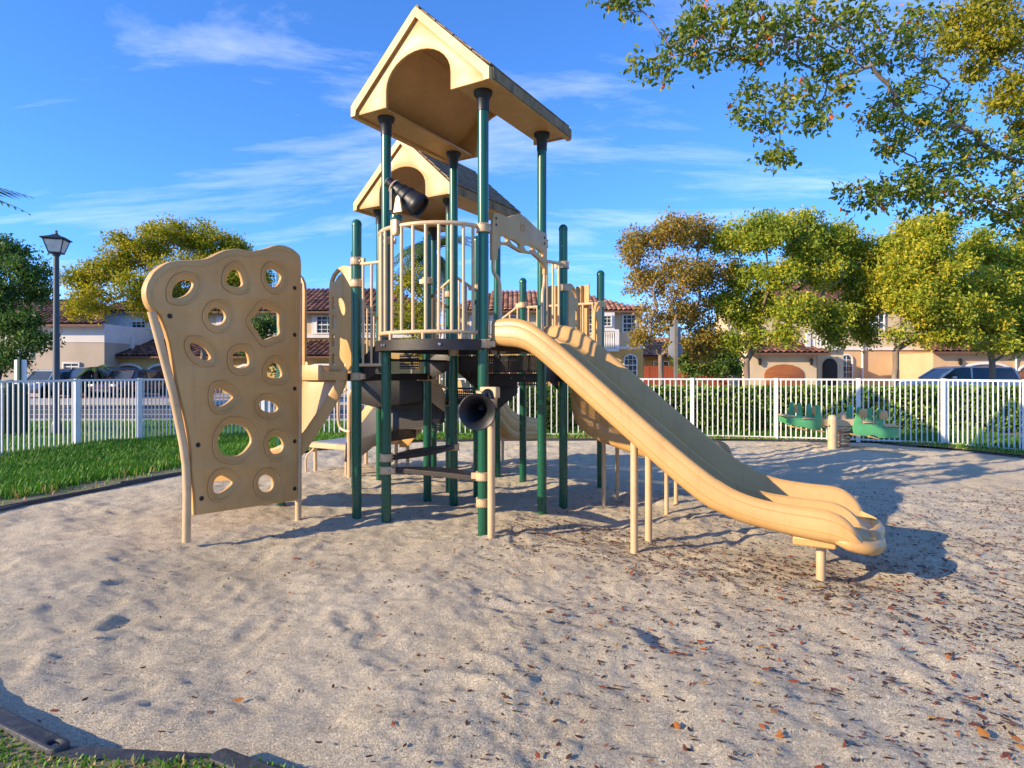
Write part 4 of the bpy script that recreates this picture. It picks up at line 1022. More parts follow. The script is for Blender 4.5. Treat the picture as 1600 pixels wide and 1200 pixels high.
def at(px, py, Y): return ((px - 800) * Y / 970, Y, 1.4 - (py - 580) * Y / 970)
def cl(px, py, Y, rp): return (*at(px, py, Y), rp * Y / 970)

# ------------------------------------------------------------------ trees
GT = "trees along the street"
tree("street_tree", "bare-looking tree with orange-brown autumn leaves, behind the fence near the red wooden fence", (5.85, 24, 0), (5.75, 24, 2.0),
     [cl(1000, 385, 24, 34), cl(1050, 360, 23.5, 34), cl(1095, 365, 24.5, 32), cl(1010, 440, 24.4, 32), cl(1060, 430, 23.2, 40), cl(1105, 430, 24, 32), cl(1035, 490, 23.6, 34), cl(1085, 490, 24.5, 34), cl(1000, 530, 24, 18), cl(1060, 535, 23.4, 22), cl(1110, 525, 24, 28), cl(1090, 550, 24, 20), cl(1130, 470, 24.4, 26)],
     LEAF_O, BARK, 420, 26000, 0.13, 0.010, GT, 2, 0.33)
tree("street_tree", "broad yellow-green tree in front of the garage with the orange wooden door", (9.05, 23.8, 0), (9.0, 23.8, 1.8),
     [cl(1150, 375, 24, 34), cl(1195, 365, 23, 38), cl(1245, 362, 24, 40), cl(1295, 375, 24.5, 36), cl(1335, 395, 25, 34), cl(1160, 430, 24, 34), cl(1215, 430, 23, 30), cl(1270, 430, 23.5, 40), cl(1325, 440, 24.6, 36), cl(1365, 425, 25.5, 30), cl(1140, 480, 24, 28), cl(1245, 490, 22.6, 36), cl(1295, 495, 23.4, 34), cl(1335, 490, 24.6, 28), cl(1180, 525, 23.6, 20), cl(1225, 530, 22.6, 18), cl(1145, 540, 23.6, 22), cl(1195, 475, 24, 30), cl(1370, 470, 25, 28), cl(1165, 500, 24, 26), cl(1310, 525, 23.6, 20), cl(1350, 520, 25, 22), cl(1265, 400, 23.4, 34), cl(1385, 400, 25.4, 30)],
     LEAF_G, BARK, 520, 70000, 0.14, 0.010, GT, 3, 0.38)
tree("street_tree", "round yellow-green tree with a forked trunk in front of the arched doorway", (14.3, 23.3, 0), (14.4, 23.3, 2.2),
     [cl(1415, 375, 23.6, 36), cl(1465, 365, 23, 36), cl(1405, 425, 23, 32), cl(1455, 440, 22.5, 38), cl(1420, 480, 22.4, 34), cl(1470, 490, 22.6, 36), cl(1405, 520, 22.6, 16), cl(1510, 470, 23, 34), cl(1545, 500, 23.4, 34), cl(1500, 525, 22.6, 20), cl(1380, 450, 23.4, 28), cl(1440, 400, 23, 36), cl(1490, 420, 23, 34), cl(1545, 450, 23.4, 30), cl(1450, 520, 22.6, 20), cl(1560, 540, 22.8, 18)],
     LEAF_G, BARK, 420, 60000, 0.14, 0.011, GT, 4, 0.38, tint_bias=0.08)
tree("street_tree", "leafy tree at the photo's edge beyond the white parked car", (19.6, 25, 0), (19.2, 25, 2.5),
     [cl(1530, 385, 25, 34), cl(1570, 410, 25.5, 34), cl(1610, 390, 26, 40), cl(1555, 445, 24.6, 34), cl(1600, 450, 25, 40), cl(1580, 500, 24.5, 36), cl(1630, 500, 25, 40), cl(1540, 530, 24.4, 18), cl(1590, 535, 24.4, 22), cl(1660, 430, 25, 44)],
     LEAF_G, BARK, 420, 54000, 0.14, 0.011, GT, 5, 0.38)
tree("street_tree", "spreading golden-green tree behind the climbing wall by the street", (-14.6, 29, 0), (-14.4, 29, 2.4),
     [cl(130, 440, 28, 30), cl(170, 420, 28, 36), cl(150, 470, 27.4, 28), cl(215, 390, 28.5, 40), cl(215, 455, 27, 40), cl(265, 375, 29, 38), cl(280, 430, 28, 40), cl(320, 375, 29.5, 36), cl(345, 415, 29.5, 38), cl(365, 390, 30, 28), cl(240, 490, 27.5, 26), cl(300, 480, 28, 30), cl(120, 480, 28, 18), cl(370, 440, 29, 30), cl(400, 430, 30, 26)],
     LEAF_Y, BARK, 520, 56000, 0.135, 0.011, GT, 6, 0.38)
tree("street_tree", "dark shady tree at the photo's edge behind the street lamp", (-19.6, 23.5, 0), (-19.3, 23.5, 2.2),
     [cl(-40, 420, 24, 44), cl(15, 400, 24, 34), cl(45, 420, 23, 28), cl(10, 455, 23, 40), cl(55, 460, 24, 26), cl(-30, 490, 23, 46), cl(30, 510, 22.6, 36), cl(60, 530, 22.6, 24), cl(20, 560, 22.5, 26), cl(-40, 560, 23, 40), cl(-90, 470, 24, 50)],
     LEAF_D, BARKD, 400, 36000, 0.14, 0.011, GT, 7, 0.36)
tree("street_tree", "small yellowing tree seen between the balcony bars", (-5.0, 31, 0), (-5.0, 31, 1.8),
     [cl(640, 440, 31, 30), cl(655, 480, 31, 32), cl(625, 500, 30.5, 28), cl(660, 520, 30.5, 26), cl(645, 545, 30, 24)],
     LEAF_Y, BARK, 150, 6000, 0.17, 0.012, GT, 8, 0.28)
tree("garden_shrub", "glossy green shrub above the red wooden fence", (8.0, 28, 0), (8.0, 28, 0.8),
     [cl(1070, 560, 28, 26), cl(1100, 545, 28, 30), cl(1135, 555, 28.4, 26), cl(1085, 582, 27.6, 20), cl(1120, 580, 27.6, 22), cl(1150, 575, 28, 18)],
     LEAF_D, BARKD, 120, 7000, 0.17, 0.012, None, 9, 0.26, cat="shrub", tint_bias=0.2)
tree("garden_shrub", "dark rounded shrub in front of the ochre garages", (-12.4, 34, 0), (-12.4, 34, 0.8),
     [cl(415, 505, 34, 26), cl(430, 535, 34, 26), cl(400, 545, 34, 24), cl(425, 565, 33.6, 22)],
     LEAF_D, BARKD, 90, 5000, 0.19, 0.012, None, 10, 0.3, cat="shrub")
# near tree whose boughs hang into the upper corner
ov = []
for px, py, Y, r in [(945, -8, 6.7, 14), (965, 8, 6.7, 14), (990, 4, 6.8, 22), (1000, 104, 6.6, 16), (1030, 112, 6.7, 20), (1060, 60, 6.8, 28), (1090, 30, 7.0, 28), (1100, 85, 6.8, 26), (1135, 55, 7.0, 32), (1165, 20, 7.2, 30), (1170, 85, 7.0, 28), (1205, 55, 7.2, 30), (1245, 25, 7.4, 30), (1255, 80, 7.3, 24),
                     (1160, 180, 6.8, 16), (1185, 150, 6.9, 24), (1210, 190, 6.9, 22), (1215, 235, 6.8, 18), (1200, 252, 6.8, 12), (1240, 150, 7.0, 26), (1280, 190, 7.0, 22), (1295, 150, 7.2, 26), (1300, 100, 7.3, 26), (1235, 250, 6.8, 10), (1290, 40, 7.5, 28), (1335, 30, 7.6, 30), (1340, 85, 7.5, 24),
                     (1370, 185, 7.6, 22), (1395, 215, 7.6, 24), (1400, 155, 7.7, 26), (1440, 195, 7.9, 28), (1385, 70, 7.9, 28), (1435, 110, 8.0, 28), (1430, 40, 8.2, 30), (1480, 165, 8.2, 28), (1490, 215, 8.2, 26),
                     (1320, 300, 7.3, 14), (1345, 315, 7.3, 18), (1375, 300, 7.4, 22), (1410, 285, 7.5, 26), (1445, 265, 7.7, 26), (1430, 310, 7.5, 24), (1475, 300, 7.7, 26), (1505, 270, 7.9, 24), (1520, 315, 7.8, 24), (1555, 325, 7.9, 26), (1590, 345, 8.0, 26), (1590, 300, 8.1, 26), (1540, 235, 8.2, 26), (1585, 240, 8.3, 28), (1620, 320, 8.2, 30)]:
    ov.append(cl(px, py, Y, r * 1.4))
tree("overhanging_tree", "near tree whose leafy boughs with a few red leaves hang into the upper corner", (9.6, 7.4, 0), (9.2, 7.5, 3.4), ov,
     LEAF_N, BARK, 1400, 12000, 0.070, 0.0022, None, 12, 0.10, 6, 0.50, rmax=0.05, alpha=0.25, tint_bias=0.06, mids=((9.5, 7.4, 1.5),))
tree("overhanging_tree", "bright yellow-green tree crown behind the near boughs at the top corner", (12.6, 10.5, 0), (12.2, 10.4, 3.6),
     [cl(1500, 35, 10.5, 40), cl(1555, 20, 10.8, 44), cl(1485, 75, 10.3, 26), cl(1560, 75, 10.4, 44), cl(1590, 130, 10.4, 34), cl(1565, 165, 10.3, 26), cl(1600, 200, 10.6, 28), cl(1520, 110, 10.4, 22), cl(1640, 60, 11, 60), cl(1660, 160, 11, 60), cl(1580, -40, 11, 60)],
     LEAF_YY, BARK, 300, 16000, 0.075, 0.005, None, 13, 0.17, 6, 0.5)
# ------------------------------------------------------------------ hedge
def hedge(label, x0, x1, y0, y1, h, n, seed):
    g = np.random.default_rng(seed); t = thing("hedge", label, "hedge", ((x0 + x1) / 2, (y0 + y1) / 2, 0)); c0 = np.array([(x0 + x1) / 2, (y0 + y1) / 2, 0])
    MB().box((0, 0, h * 0.47), (x1 - x0 - 0.24, y1 - y0 - 0.24, h * 0.82)).build("dark_core", BARKD, t, 0)  # added solid box, its dark colour stands for shade between the leaves
    k = int(n * 0.62)
    F1 = np.stack([g.uniform(x0, x1, k), y0 + np.abs(g.normal(size=k)) * 0.07, g.uniform(0.04, h, k)], -1)
    F1[:, 1] -= 0.07 * vnoise(F1[:, 0], F1[:, 2], 2.2, seed, 3)
    F2 = np.stack([g.uniform(x0, x1, n - k), g.uniform(y0, y1, n - k), h - np.abs(g.normal(size=n - k)) * 0.05], -1)
    F2[:, 2] += 0.07 * (vnoise(F2[:, 0], F2[:, 1], 1.7, seed + 1, 3) - 0.5)
    C = np.concatenate([F1, F2]) - c0
    V, F, q = leaves_np(C, 0.085, g, 0.62, 0.1, -0.2, 6, 0.1)
    tt = g.random(n) * 0.9; tt[k:] += 0.08
    mesh_np("foliage", V, F, LEAF_H, t, np.repeat(np.clip(tt, 0, 1), q))
hedge("long clipped green hedge behind the sunlit white fence", -0.4, 15.0, 13.95, 14.8, 1.02, 30000, 31)

# ------------------------------------------------------------------ palms
def palm(label, base, h, nf, fl, seed, lean=(0, 0), leaflet=0.45, droop=0.9):
    g = np.random.default_rng(seed); rg_ = random.Random(seed)
    t = thing("palm_tree", label, "palm tree", base)
    tp_ = Vector((lean[0], lean[1], h))
    MB().tube([(0, 0, -0.2), (lean[0] * 0.3, lean[1] * 0.3, h * 0.4), (lean[0] * 0.7, lean[1] * 0.7, h * 0.75), tp_], [0.16, 0.13, 0.11, 0.09], 10).build("trunk", BARK, t)
    proto = []
    for v in range(2):
        P = [Vector((fl * s_, 0, fl * (0.55 * s_ - (0.55 + droop * (0.7 + 0.3 * v)) * s_ * s_))) for s_ in np.linspace(0, 1, 14)]
        b = MB().tube(P, [0.022 * (1 - 0.85 * i / 13) for i in range(14)], 5)
        for i in range(1, 14):
            for sd in (-1, 1):
                for sub in (0.0, 0.5):
                    p = P[i].lerp(P[i - 1], sub); tg = (P[i] - P[i - 1]).normalized()
                    L = leaflet * math.sin(math.pi * (0.12 + 0.83 * i / 13)) * rg_.uniform(0.85, 1.1)
                    sdv = Vector((0, sd, 0)); d = (sdv * 0.8 + tg * 0.65 + Vector((0, 0, -0.30))).normalized(); w = 0.012 + 0.035 * leaflet
                    q = p + d * L * 0.55; e = p + d * L + Vector((0, 0, -0.12 * L))
                    b.add([p - tg * w * 0.6, p + tg * w * 0.6, q + tg * w, e, q - tg * w], [(0, 1, 2, 4), (4, 2, 3)])
        proto.append(b)
    obs = []
    for i in range(nf):
        if i < 2: f = proto[i].build("frond", LEAF_P, t, 0); 
        else: f = dup(obs[i % 2], t)
        me = f.data
        if i < 2:
            a = me.attributes.new("tint", 'FLOAT', 'POINT'); a.data.foreach_set("value", g.random(len(me.vertices)).astype(np.float32))
        obs.append(f)
        f.location = tp_; f.rotation_euler = (rg_.uniform(-0.15, 0.15), -0.75 + 1.5 * ((i * 0.618) % 1.0), 2.399 * i + rg_.uniform(-0.2, 0.2))
    return t
palm("tall palm seen through the balcony bars behind the tower", (*at(672, 580, 36)[:2], 0), 8.3, 24, 2.8, 1, (0.1, 0), 1.0)
palm("palm at the photo's edge, its fronds reaching in above the dark tree", (-16.5, 17.0, 0), 5.75, 26, 2.4, 2, (0.25, 0), 0.9)
palm("small palm beside the ochre house and brown fence", (*at(150, 580, 33.5)[:2], 0), 1.45, 14, 0.9, 3, (0, 0), 0.35)

# ------------------------------------------------------------------ street lamp, signs, bin
Lp = at(88, 580, 13.3)
lamp = thing("street_lamp", "tall blue-grey lamp post with a four-sided lantern beyond the fence", "street lamp", (Lp[0], Lp[1], 0))
MB().lathe([(0.10, -0.2), (0.10, 0.25), (0.075, 0.32), (0.070, 0.34), (0.052, 3.86), (0.07, 3.87), (0.075, 3.90), (0.05, 3.93)], seg=16).build("pole", LAMPPOLE, lamp)
def frus(z0, z1, a0, a1): return [[(s1 * a0, s2 * a0, z0) for s1, s2 in ((-1, -1), (1, -1), (1, 1), (-1, 1))], [(s1 * a1, s2 * a1, z1) for s1, s2 in ((-1, -1), (1, -1), (1, 1), (-1, 1))]]
lt = MB().ring_loft(frus(3.93, 4.20, 0.105, 0.185)).build("lantern_glass", LAMPGLASS, lamp, 0)
fr_ = MB()
for s1, s2 in ((-1, -1), (1, -1), (1, 1), (-1, 1)): fr_.tube([(s1 * 0.107, s2 * 0.107, 3.92), (s1 * 0.188, s2 * 0.188, 4.21)], 0.011, 6)
for z, a in ((3.93, 0.108), (4.205, 0.19)):
    for s1, s2, d in ((0, -1, 0), (0, 1, 0), (1, 0, 1), (-1, 0, 1)): fr_.box((s1 * a, s2 * a, z), ((2 * a, 0.02, 0.025) if d == 0 else (0.02, 2 * a, 0.025)))
fr_.build("lantern_frame", BLACKP, lamp, 0)
tp2 = MB().ring_loft(frus(4.215, 4.235, 0.23, 0.23) + frus(4.29, 4.33, 0.10, 0.04)).build("lantern_roof", BLACKP, lamp, 0)
MB().lathe([(0.03, 4.33), (0.035, 4.36), (0.02, 4.38), (0.03, 4.40), (0.0, 4.43)], seg=12).build("finial", GALV, tp2)
lamp.rotation_euler = (0, 0, R(18))

p_ = at(30, 580, 12.9)
sg = thing("street_sign", "blank white sign back on a dark green post beside the street lamp", "sign", (p_[0], p_[1], 0))
MB().box((0, 0, 0.85), (0.05, 0.05, 1.7)).build("post", BINGREEN, sg, 0)
plate("sign_panel", rrect(-0.13, 0.13, 1.13, 1.64, 0.03), [], 0.012, WHITEP, sg, lambda u, v, w: (u, 0.035 + w, v), 0.002)
p_ = at(24, 580, 13.4)
bn = thing("litter_bin", "dark green litter bin behind the fence pickets", "bin", (p_[0] - 0.05, p_[1], 0))
MB().lathe([(0.22, 0.02), (0.24, 0.06), (0.25, 0.95), (0.27, 0.97), (0.27, 1.02), (0.25, 1.04)], seg=24).build("body", BINGREEN, bn)
MB().lathe([(0.27, 1.04), (0.25, 1.12), (0.16, 1.20), (0.0, 1.22)], seg=24).build("lid", BINGREEN, bn)
for k in range(16):
    a = 2 * math.pi * k / 16
    o = MB().box((0, 0, 0.5), (0.015, 0.05, 0.82)).build("slat", BINGREEN, bn, 0, 0, (0.252 * math.cos(a), 0.252 * math.sin(a), 0)) if k == 0 else dup(o, bn, (0.252 * math.cos(a), 0.252 * math.sin(a), 0))
    o.rotation_euler = (0, 0, a)
p_ = at(1056, 580, 17.0)
ssn = thing("street_sign", "grey octagonal sign back on a wooden post beyond the hedge", "sign", (p_[0], p_[1], 0))
MB().box((0, 0, 1.4), (0.09, 0.09, 2.8)).build("post", mat("weathered_post", (0.22, 0.20, 0.17), 0.85, (0.14, 0.13, 0.11), 5), ssn, 0)
oc = [(0.21 * math.cos(R(22.5 + 45 * k)) * 1.03, 1.98 + 0.23 * math.sin(R(22.5 + 45 * k))) for k in range(8)]
plate("octagon_panel", oc, [], 0.01, GREYSIGN, ssn, lambda u, v, w: (u, 0.055 + w, v), 0.002)
plate("upper_panel", rrect(-0.15, 0.15, 2.22, 2.62, 0.02), [], 0.01, GREYSIGN, ssn, lambda u, v, w: (u, 0.055 + w, v), 0.002)
p_ = at(1146, 580, 30)
up = thing("utility_pole", "pale concrete pole between the two street trees", "pole", (p_[0], p_[1], 0))
MB().tube([(0, 0, -0.2), (0, 0, 3.9)], [0.30, 0.26], 14).build("shaft", CONCRETE, up)
MB().lathe([(0.27, 3.88), (0.3, 3.92), (0.28, 4.0), (0.0, 4.05)], seg=14).build("cap", CONCRETE, up)

# ------------------------------------------------------------------ spring seesaw
ss = thing("spring_seesaw", "green and tan four-seat spring seesaw on the sand near the fence", "seesaw", (5.70, 11.04, 0), R(-4))
MB().lathe([(0.075, -0.2), (0.075, 0.56), (0.07, 0.60), (0.05, 0.635), (0.0, 0.65)], (-0.14, -0.32, 0), 16).build("post", TANMETAL, ss)
MB().lathe([(0.02, 0), (0.02, 0.012), (0.012, 0.018)], (-0.22, -0.36, 0.46), 10, Matrix.Rotation(R(90), 3, 'X')).build("bolt", STEEL, ss)
for x, y in ((0.02, -0.05), (0.16, -0.1), (0.10, 0.14)):
    hp = [(x + 0.085 * math.cos(a), y + 0.085 * math.sin(a), 0.02 + 0.36 * a / (2 * math.pi * 6)) for a in np.linspace(0, 2 * math.pi * 6, 110)]
    MB().tube(hp, 0.014, 6).build("spring", TANMETAL, ss)
MB().box((0.09, 0, 0.40), (0.42, 0.34, 0.03)).build("spring_plate", TANMETAL, ss, 30, 0.006)
MB().lathe([(0.06, 0.42), (0.065, 0.6), (0.04, 0.66), (0.0, 0.67)], (0.22, 0.1, 0), 14).build("hub_knob", TANMETAL, ss)
MB().box((0.0, 0.16, 0.50), (0.95, 0.05, 0.12)).build("beam", TANMETAL, ss, 30, 0.008); MB().box((0.0, -0.16, 0.50), (0.75, 0.05, 0.12)).build("beam", TANMETAL, ss, 30, 0.008)
LS = [(-0.87, 0.59), (-0.70, 0.60), (-0.69, 0.82), (-0.66, 0.84), (-0.62, 0.84), (-0.59, 0.56), (-0.40, 0.54), (-0.39, 0.79), (-0.36, 0.81), (-0.31, 0.81), (-0.26, 0.50), (-0.26, 0.40), (-0.40, 0.37), (-0.52, 0.41), (-0.62, 0.42), (-0.72, 0.43), (-0.87, 0.50)]
RS = [(0.25, 0.42), (0.29, 0.58), (0.33, 0.76), (0.35, 0.78), (0.395, 0.78), (0.40, 0.50), (0.62, 0.47), (0.67, 0.72), (0.69, 0.74), (0.75, 0.74), (0.76, 0.43), (1.02, 0.41), (1.02, 0.24), (0.70, 0.24), (0.60, 0.29), (0.48, 0.27), (0.27, 0.29)]
for poly in (LS, RS):
    for y in (-0.20, 0.16): plate("side_board", poly, [], 0.02, SEATGREEN, ss, lambda u, v, w, y=y: (u, y + w, v), 0.004)
for x0, x1, z in ((-0.90, -0.72, 0.615), (-0.60, -0.40, 0.572), (0.42, 0.66, 0.51), (0.78, 1.06, 0.445)):
    MB().box(((x0 + x1) / 2, -0.02, z), (x1 - x0, 0.44, 0.022)).build("seat", TANMETAL, ss, 30, 0.008)
for x, z in ((-0.68, 0.74), (-0.38, 0.71), (0.41, 0.67), (0.75, 0.64)):
    sgn = -1 if x < 0 else 1
    plate("backrest", rrect(-0.115, 0.115, z - 0.075, z + 0.075, 0.06), [], 0.03, TAN, ss, lambda u, v, w, x=x: (x + w + u * (0.82 if x > 0 else 0.2), -0.24 + u * (0.55 if x > 0 else 0.97) + (0.10 if x < 0 else 0), v), 0.008)
for x, z in ((-0.62, 0.39), (-0.32, 0.36), (0.28, 0.29), (0.58, 0.25)):
    MB().box((x, -0.02, z), (0.16, 0.5, 0.022), 0, 0.25).build("footrest", TAN, ss, 30, 0.006)
MB().box((1.03, -0.02, 0.34), (0.02, 0.34, 0.16)).build("end_board", TANMETAL, ss, 30, 0.004)

# ------------------------------------------------------------------ houses
def tile_roof(parent, E0, E1, R0, R1, m, cw=0.34, rl=0.42, name="roof"):
    E0, E1, R0, R1 = (np.array(p, float) for p in (E0, E1, R0, R1))
    u = E1 - E0; W = np.linalg.norm(u); u /= W
    up_ = (R0 + R1) / 2 - (E0 + E1) / 2; up_ -= u * (up_ @ u); S = np.linalg.norm(up_); up_ /= S
    nrm = np.cross(u, up_); nrm = nrm if nrm[2] > 0 else -nrm
    slab = MB().add([tuple(p) for p in (E0, E1, R1, R0)] + [tuple(p - np.array([0, 0, 0.12])) for p in (E0, E1, R1, R0)], [(0, 1, 2, 3), (7, 6, 5, 4), (0, 4, 5, 1), (1, 5, 6, 2), (2, 6, 7, 3), (3, 7, 4, 0)]).build(name, FASCIA, parent, 0)
    n = max(1, int(W / cw)); rows = max(1, int(S / rl)); V = []; F = []; T = []; rgt = random.Random(9)
    lr = (R0 - E0) @ u; rr = (R1 - E0) @ u
    for i in range(rows):
        v0, v1 = i / rows, (i + 1) / rows + 0.02; vm = (i + 0.5) / rows
        lo, hi = lr * vm, W + (rr - W) * vm
        for j in range(n):
            c = (j + 0.5) * W / n
            if c < lo - 0.05 or c > hi + 0.05: continue
            o = len(V)
            for vv, lift in ((v0, 0.055), (v1, 0.015)):
                for k in range(6):
                    a = math.pi * k / 5
                    V.append(E0 + u * (c - 0.48 * cw * math.cos(a)) + up_ * (S * vv) + nrm * (lift + 0.085 * math.sin(a)))
            F += [(o + k, o + k + 1, o + 7 + k, o + 6 + k) for k in range(5)]; T += [rgt.random()] * 12
    stuff(mesh_np("roof_tiles", np.array(V), np.array(F), m, slab, T, smooth=True))
    return slab
def wall_box(parent, name, x0, x1, y0, y1, z0, z1, m): return MB().box(((x0 + x1) / 2, (y0 + y1) / 2, (z0 + z1) / 2), (x1 - x0, y1 - y0, z1 - z0)).build(name, m, parent, 0)
def arch_poly(x0, x1, z0, zs, rise, k=8):
    c = (x0 + x1) / 2; h = (x1 - x0) / 2
    return [(x0, z0)] + [(x1, z0)] + [(c + h * math.cos(math.pi * i / k), zs + rise * math.sin(math.pi * i / k)) for i in range(k + 1)]
def window(parent, x0, x1, z0, z1, y, nx=3, nz=4, arched=False, shutters=False):
    f = MB()
    w = x1 - x0; h = z1 - z0; t = 0.09
    if arched:
        po = arch_poly(x0, x1, z0, z1 - w * 0.42, w * 0.42); pi_ = arch_poly(x0 + t, x1 - t, z0 + t, z1 - w * 0.42, w * 0.42 - t)
        fr = plate("window", po, [pi_], 0.12, TRIM, parent, lambda u, v, ww: (u, y - 0.05 + ww, v), 0.01)
        plate("pane", arch_poly(x0 + 0.04, x1 - 0.04, z0 + 0.04, z1 - w * 0.42, w * 0.42 - 0.04), [], 0.02, GLASS, fr, lambda u, v, ww: (u, y - 0.015 + ww, v), 0.002)
    else:
        fr = plate("window", [(x0, z0), (x1, z0), (x1, z1), (x0, z1)], [[(x0 + t, z0 + t), (x1 - t, z0 + t), (x1 - t, z1 - t), (x0 + t, z1 - t)]], 0.12, TRIM, parent, lambda u, v, ww: (u, y - 0.05 + ww, v), 0.01)
        MB().box(((x0 + x1) / 2, y - 0.015, (z0 + z1) / 2), (w - 0.08, 0.02, h - 0.08)).build("pane", GLASS, fr, 0)
    b = MB()
    for i in range(1, nx): b.box((x0 + w * i / nx, y - 0.04, (z0 + z1) / 2), (0.035, 0.03, h - 0.1))
    for i in range(1, nz): b.box(((x0 + x1) / 2, y - 0.041, z0 + h * i / nz), (w - 0.1, 0.03, 0.035 if i * 2 != nz else 0.07))
    b.build("muntins", TRIM, fr, 0)
    if shutters:
        for s_ in (x0 - 0.28, x1 + 0.02): wall_box(parent, "shutter", s_, s_ + 0.26, y - 0.05, y, z0, z1, TRIM)
def garage(parent, x0, x1, zs, rise, y, dm=DOORW, trim=True):
    d = plate("garage_door", arch_poly(x0, x1, 0.0, zs, rise), [], 0.06, dm, parent, lambda u, v, w: (u, y - 0.02 + w, v), 0.004)
    for i in range(1, 4): MB().box(((x0 + x1) / 2, y - 0.055, i * zs / 4), (x1 - x0 - 0.04, 0.02, 0.035)).build("panel_joint", dm, d, 0)
    if trim:
        c = (x0 + x1) / 2; h = (x1 - x0) / 2
        ao = [(c + (h + 0.16) * math.cos(math.pi * i / 12), zs + (rise + 0.16) * math.sin(math.pi * i / 12)) for i in range(13)]
        ai = [(c + h * math.cos(math.pi * i / 12), zs + rise * math.sin(math.pi * i / 12)) for i in range(12, -1, -1)]
        plate("arch_trim", ao + ai, [], 0.10, TRIM, d, lambda u, v, w: (u, y - 0.06 + w, v), 0.01)
bal0 = None
def balcony(parent, x0, x1, y, z0, z1):
    global bal0
    b = MB().box(((x0 + x1) / 2, y, z0), (x1 - x0, 0.5, 0.16)).build("balcony", TRIM, parent, 0)
    MB().box(((x0 + x1) / 2, y - 0.16, z1), (x1 - x0, 0.22, 0.12)).build("balcony_rail", TRIM, b, 0)
    for x in (x0 + 0.12, x1 - 0.12): MB().box((x, y - 0.16, (z0 + z1) / 2), (0.26, 0.24, z1 - z0 - 0.13)).build("balcony_pier", TRIM, b, 0)
    n = max(3, int((x1 - x0) / 0.24)); H_ = z1 - z0
    bm_ = MB().lathe([(0.05, 0.08), (0.035, 0.14), (0.075, H_ * 0.38), (0.035, H_ * 0.72), (0.055, H_ - 0.06)], seg=8).build("baluster", TRIM, b, 40)
    for i in range(n):
        o = bm_ if i == 0 else dup(bm_, b)
        o.location = (x0 + 0.36 + (x1 - x0 - 0.72) * i / (n - 1), y - 0.16, z0)
X = lambda px, Y: (px - 800) * Y / 970
Z = lambda py, Y: 1.4 - (py - 580) * Y / 970

# ochre house with garages
h = thing("house", "ochre two-storey house with brown tile roofs and arched garages behind the climbing wall", "house", (0, 0, 0))
Y1, Y2 = 42.0, 38.5
wall_box(h, "upper_wall", X(162, Y1), X(655, Y1), Y1, Y1 + 9, Z(526, Y1), Z(486, Y1), CREAM)
wall_box(h, "lower_wall", X(162, Y1) + 0.05, X(655, Y1) - 0.05, Y1 + 0.05, Y1 + 9, -0.1, Z(526, Y1), OCHRE)
wall_box(h, "white_bay", X(162, Y1) - 0.1, X(262, Y1), Y1 - 0.25, Y1 + 3, Z(530, Y1), Z(487, Y1), WHITEST)
wall_box(h, "trim_band", X(162, Y1), X(655, Y1), Y1 - 0.10, Y1, Z(528, Y1), Z(523, Y1), TRIM)
wall_box(h, "garage_wall", X(157, Y2), X(548, Y2), Y2, Y1, -0.1, Z(556, Y2), OCHRE)
tile_roof(h, (X(150, Y1), Y1 - 0.7, Z(488, Y1)), (X(668, Y1), Y1 - 0.7, Z(488, Y1)), (X(225, Y1), Y1 + 4.4, Z(488, Y1) + 2.1), (X(600, Y1), Y1 + 4.4, Z(488, Y1) + 2.1), CLAY)
tile_roof(h, (X(150, Y2), Y2 - 0.5, Z(557, Y2)), (X(556, Y2), Y2 - 0.5, Z(557, Y2)), (X(190, Y2), Y1 - 0.01, Z(533, Y2) + 0.15), (X(535, Y2), Y1 - 0.01, Z(533, Y2) + 0.15), CLAY)
for x0, x1 in ((182, 221), (234, 278), (300, 345), (372, 415), (480, 534)): garage(h, X(x0, Y2), X(x1, Y2), Z(580, Y2), 0.35, Y2)
for x0, x1, y0, y1, sh_ in ((178, 190, 517, 506, 0), (209, 233, 523, 502, 1), (285, 310, 520, 494, 1), (345, 372, 520, 494, 1), (425, 450, 522, 492, 1), (494, 521, 522, 493, 1), (560, 590, 522, 493, 1), (610, 640, 522, 493, 1)):
    window(h, X(x0, Y1), X(x1, Y1), Z(y0, Y1), Z(y1, Y1), Y1 - (0.25 if x1 < 262 else 0.0), 3, 4, False, bool(sh_))
balcony(h, X(164, Y2), X(192, Y2), Y2 + 1.2, Z(545, Y2), Z(527, Y2))

# cream and ochre house behind the tower
h = thing("house", "cream and ochre house with an orange tile roof behind the tower and slide", "house", (0, 0, 0))
Y1 = 44.0
wall_box(h, "upper_wall", X(705, Y1), X(1004, Y1), Y1, Y1 + 9, Z(545, Y1), Z(485, Y1), CREAM)
wall_box(h, "lower_wall", X(705, Y1) + 0.04, X(1004, Y1) + 0.04, Y1 + 0.03, Y1 + 9, -0.1, Z(545, Y1), OCHRE)
wall_box(h, "trim_band", X(705, Y1), X(1005, Y1), Y1 - 0.08, Y1, Z(546, Y1), Z(541, Y1), TRIM)
tile_roof(h, (X(695, Y1), Y1 - 0.7, Z(487, Y1)), (X(1009, Y1), Y1 - 0.7, Z(487, Y1)), (X(770, Y1), Y1 + 4.5, Z(487, Y1) + 2.0), (X(905, Y1), Y1 + 4.5, Z(487, Y1) + 2.0), CLAYO)
window(h, X(972, Y1), X(994, Y1), Z(520, Y1), Z(491, Y1), Y1, 3, 4)
window(h, X(974, Y1), X(996, Y1), Z(588, Y1), Z(553, Y1), Y1 + 0.03, 3, 4, True)
for x0 in (740, 790, 850, 905): window(h, X(x0, Y1), X(x0 + 24, Y1), Z(522, Y1), Z(492, Y1), Y1, 3, 4, False, True)
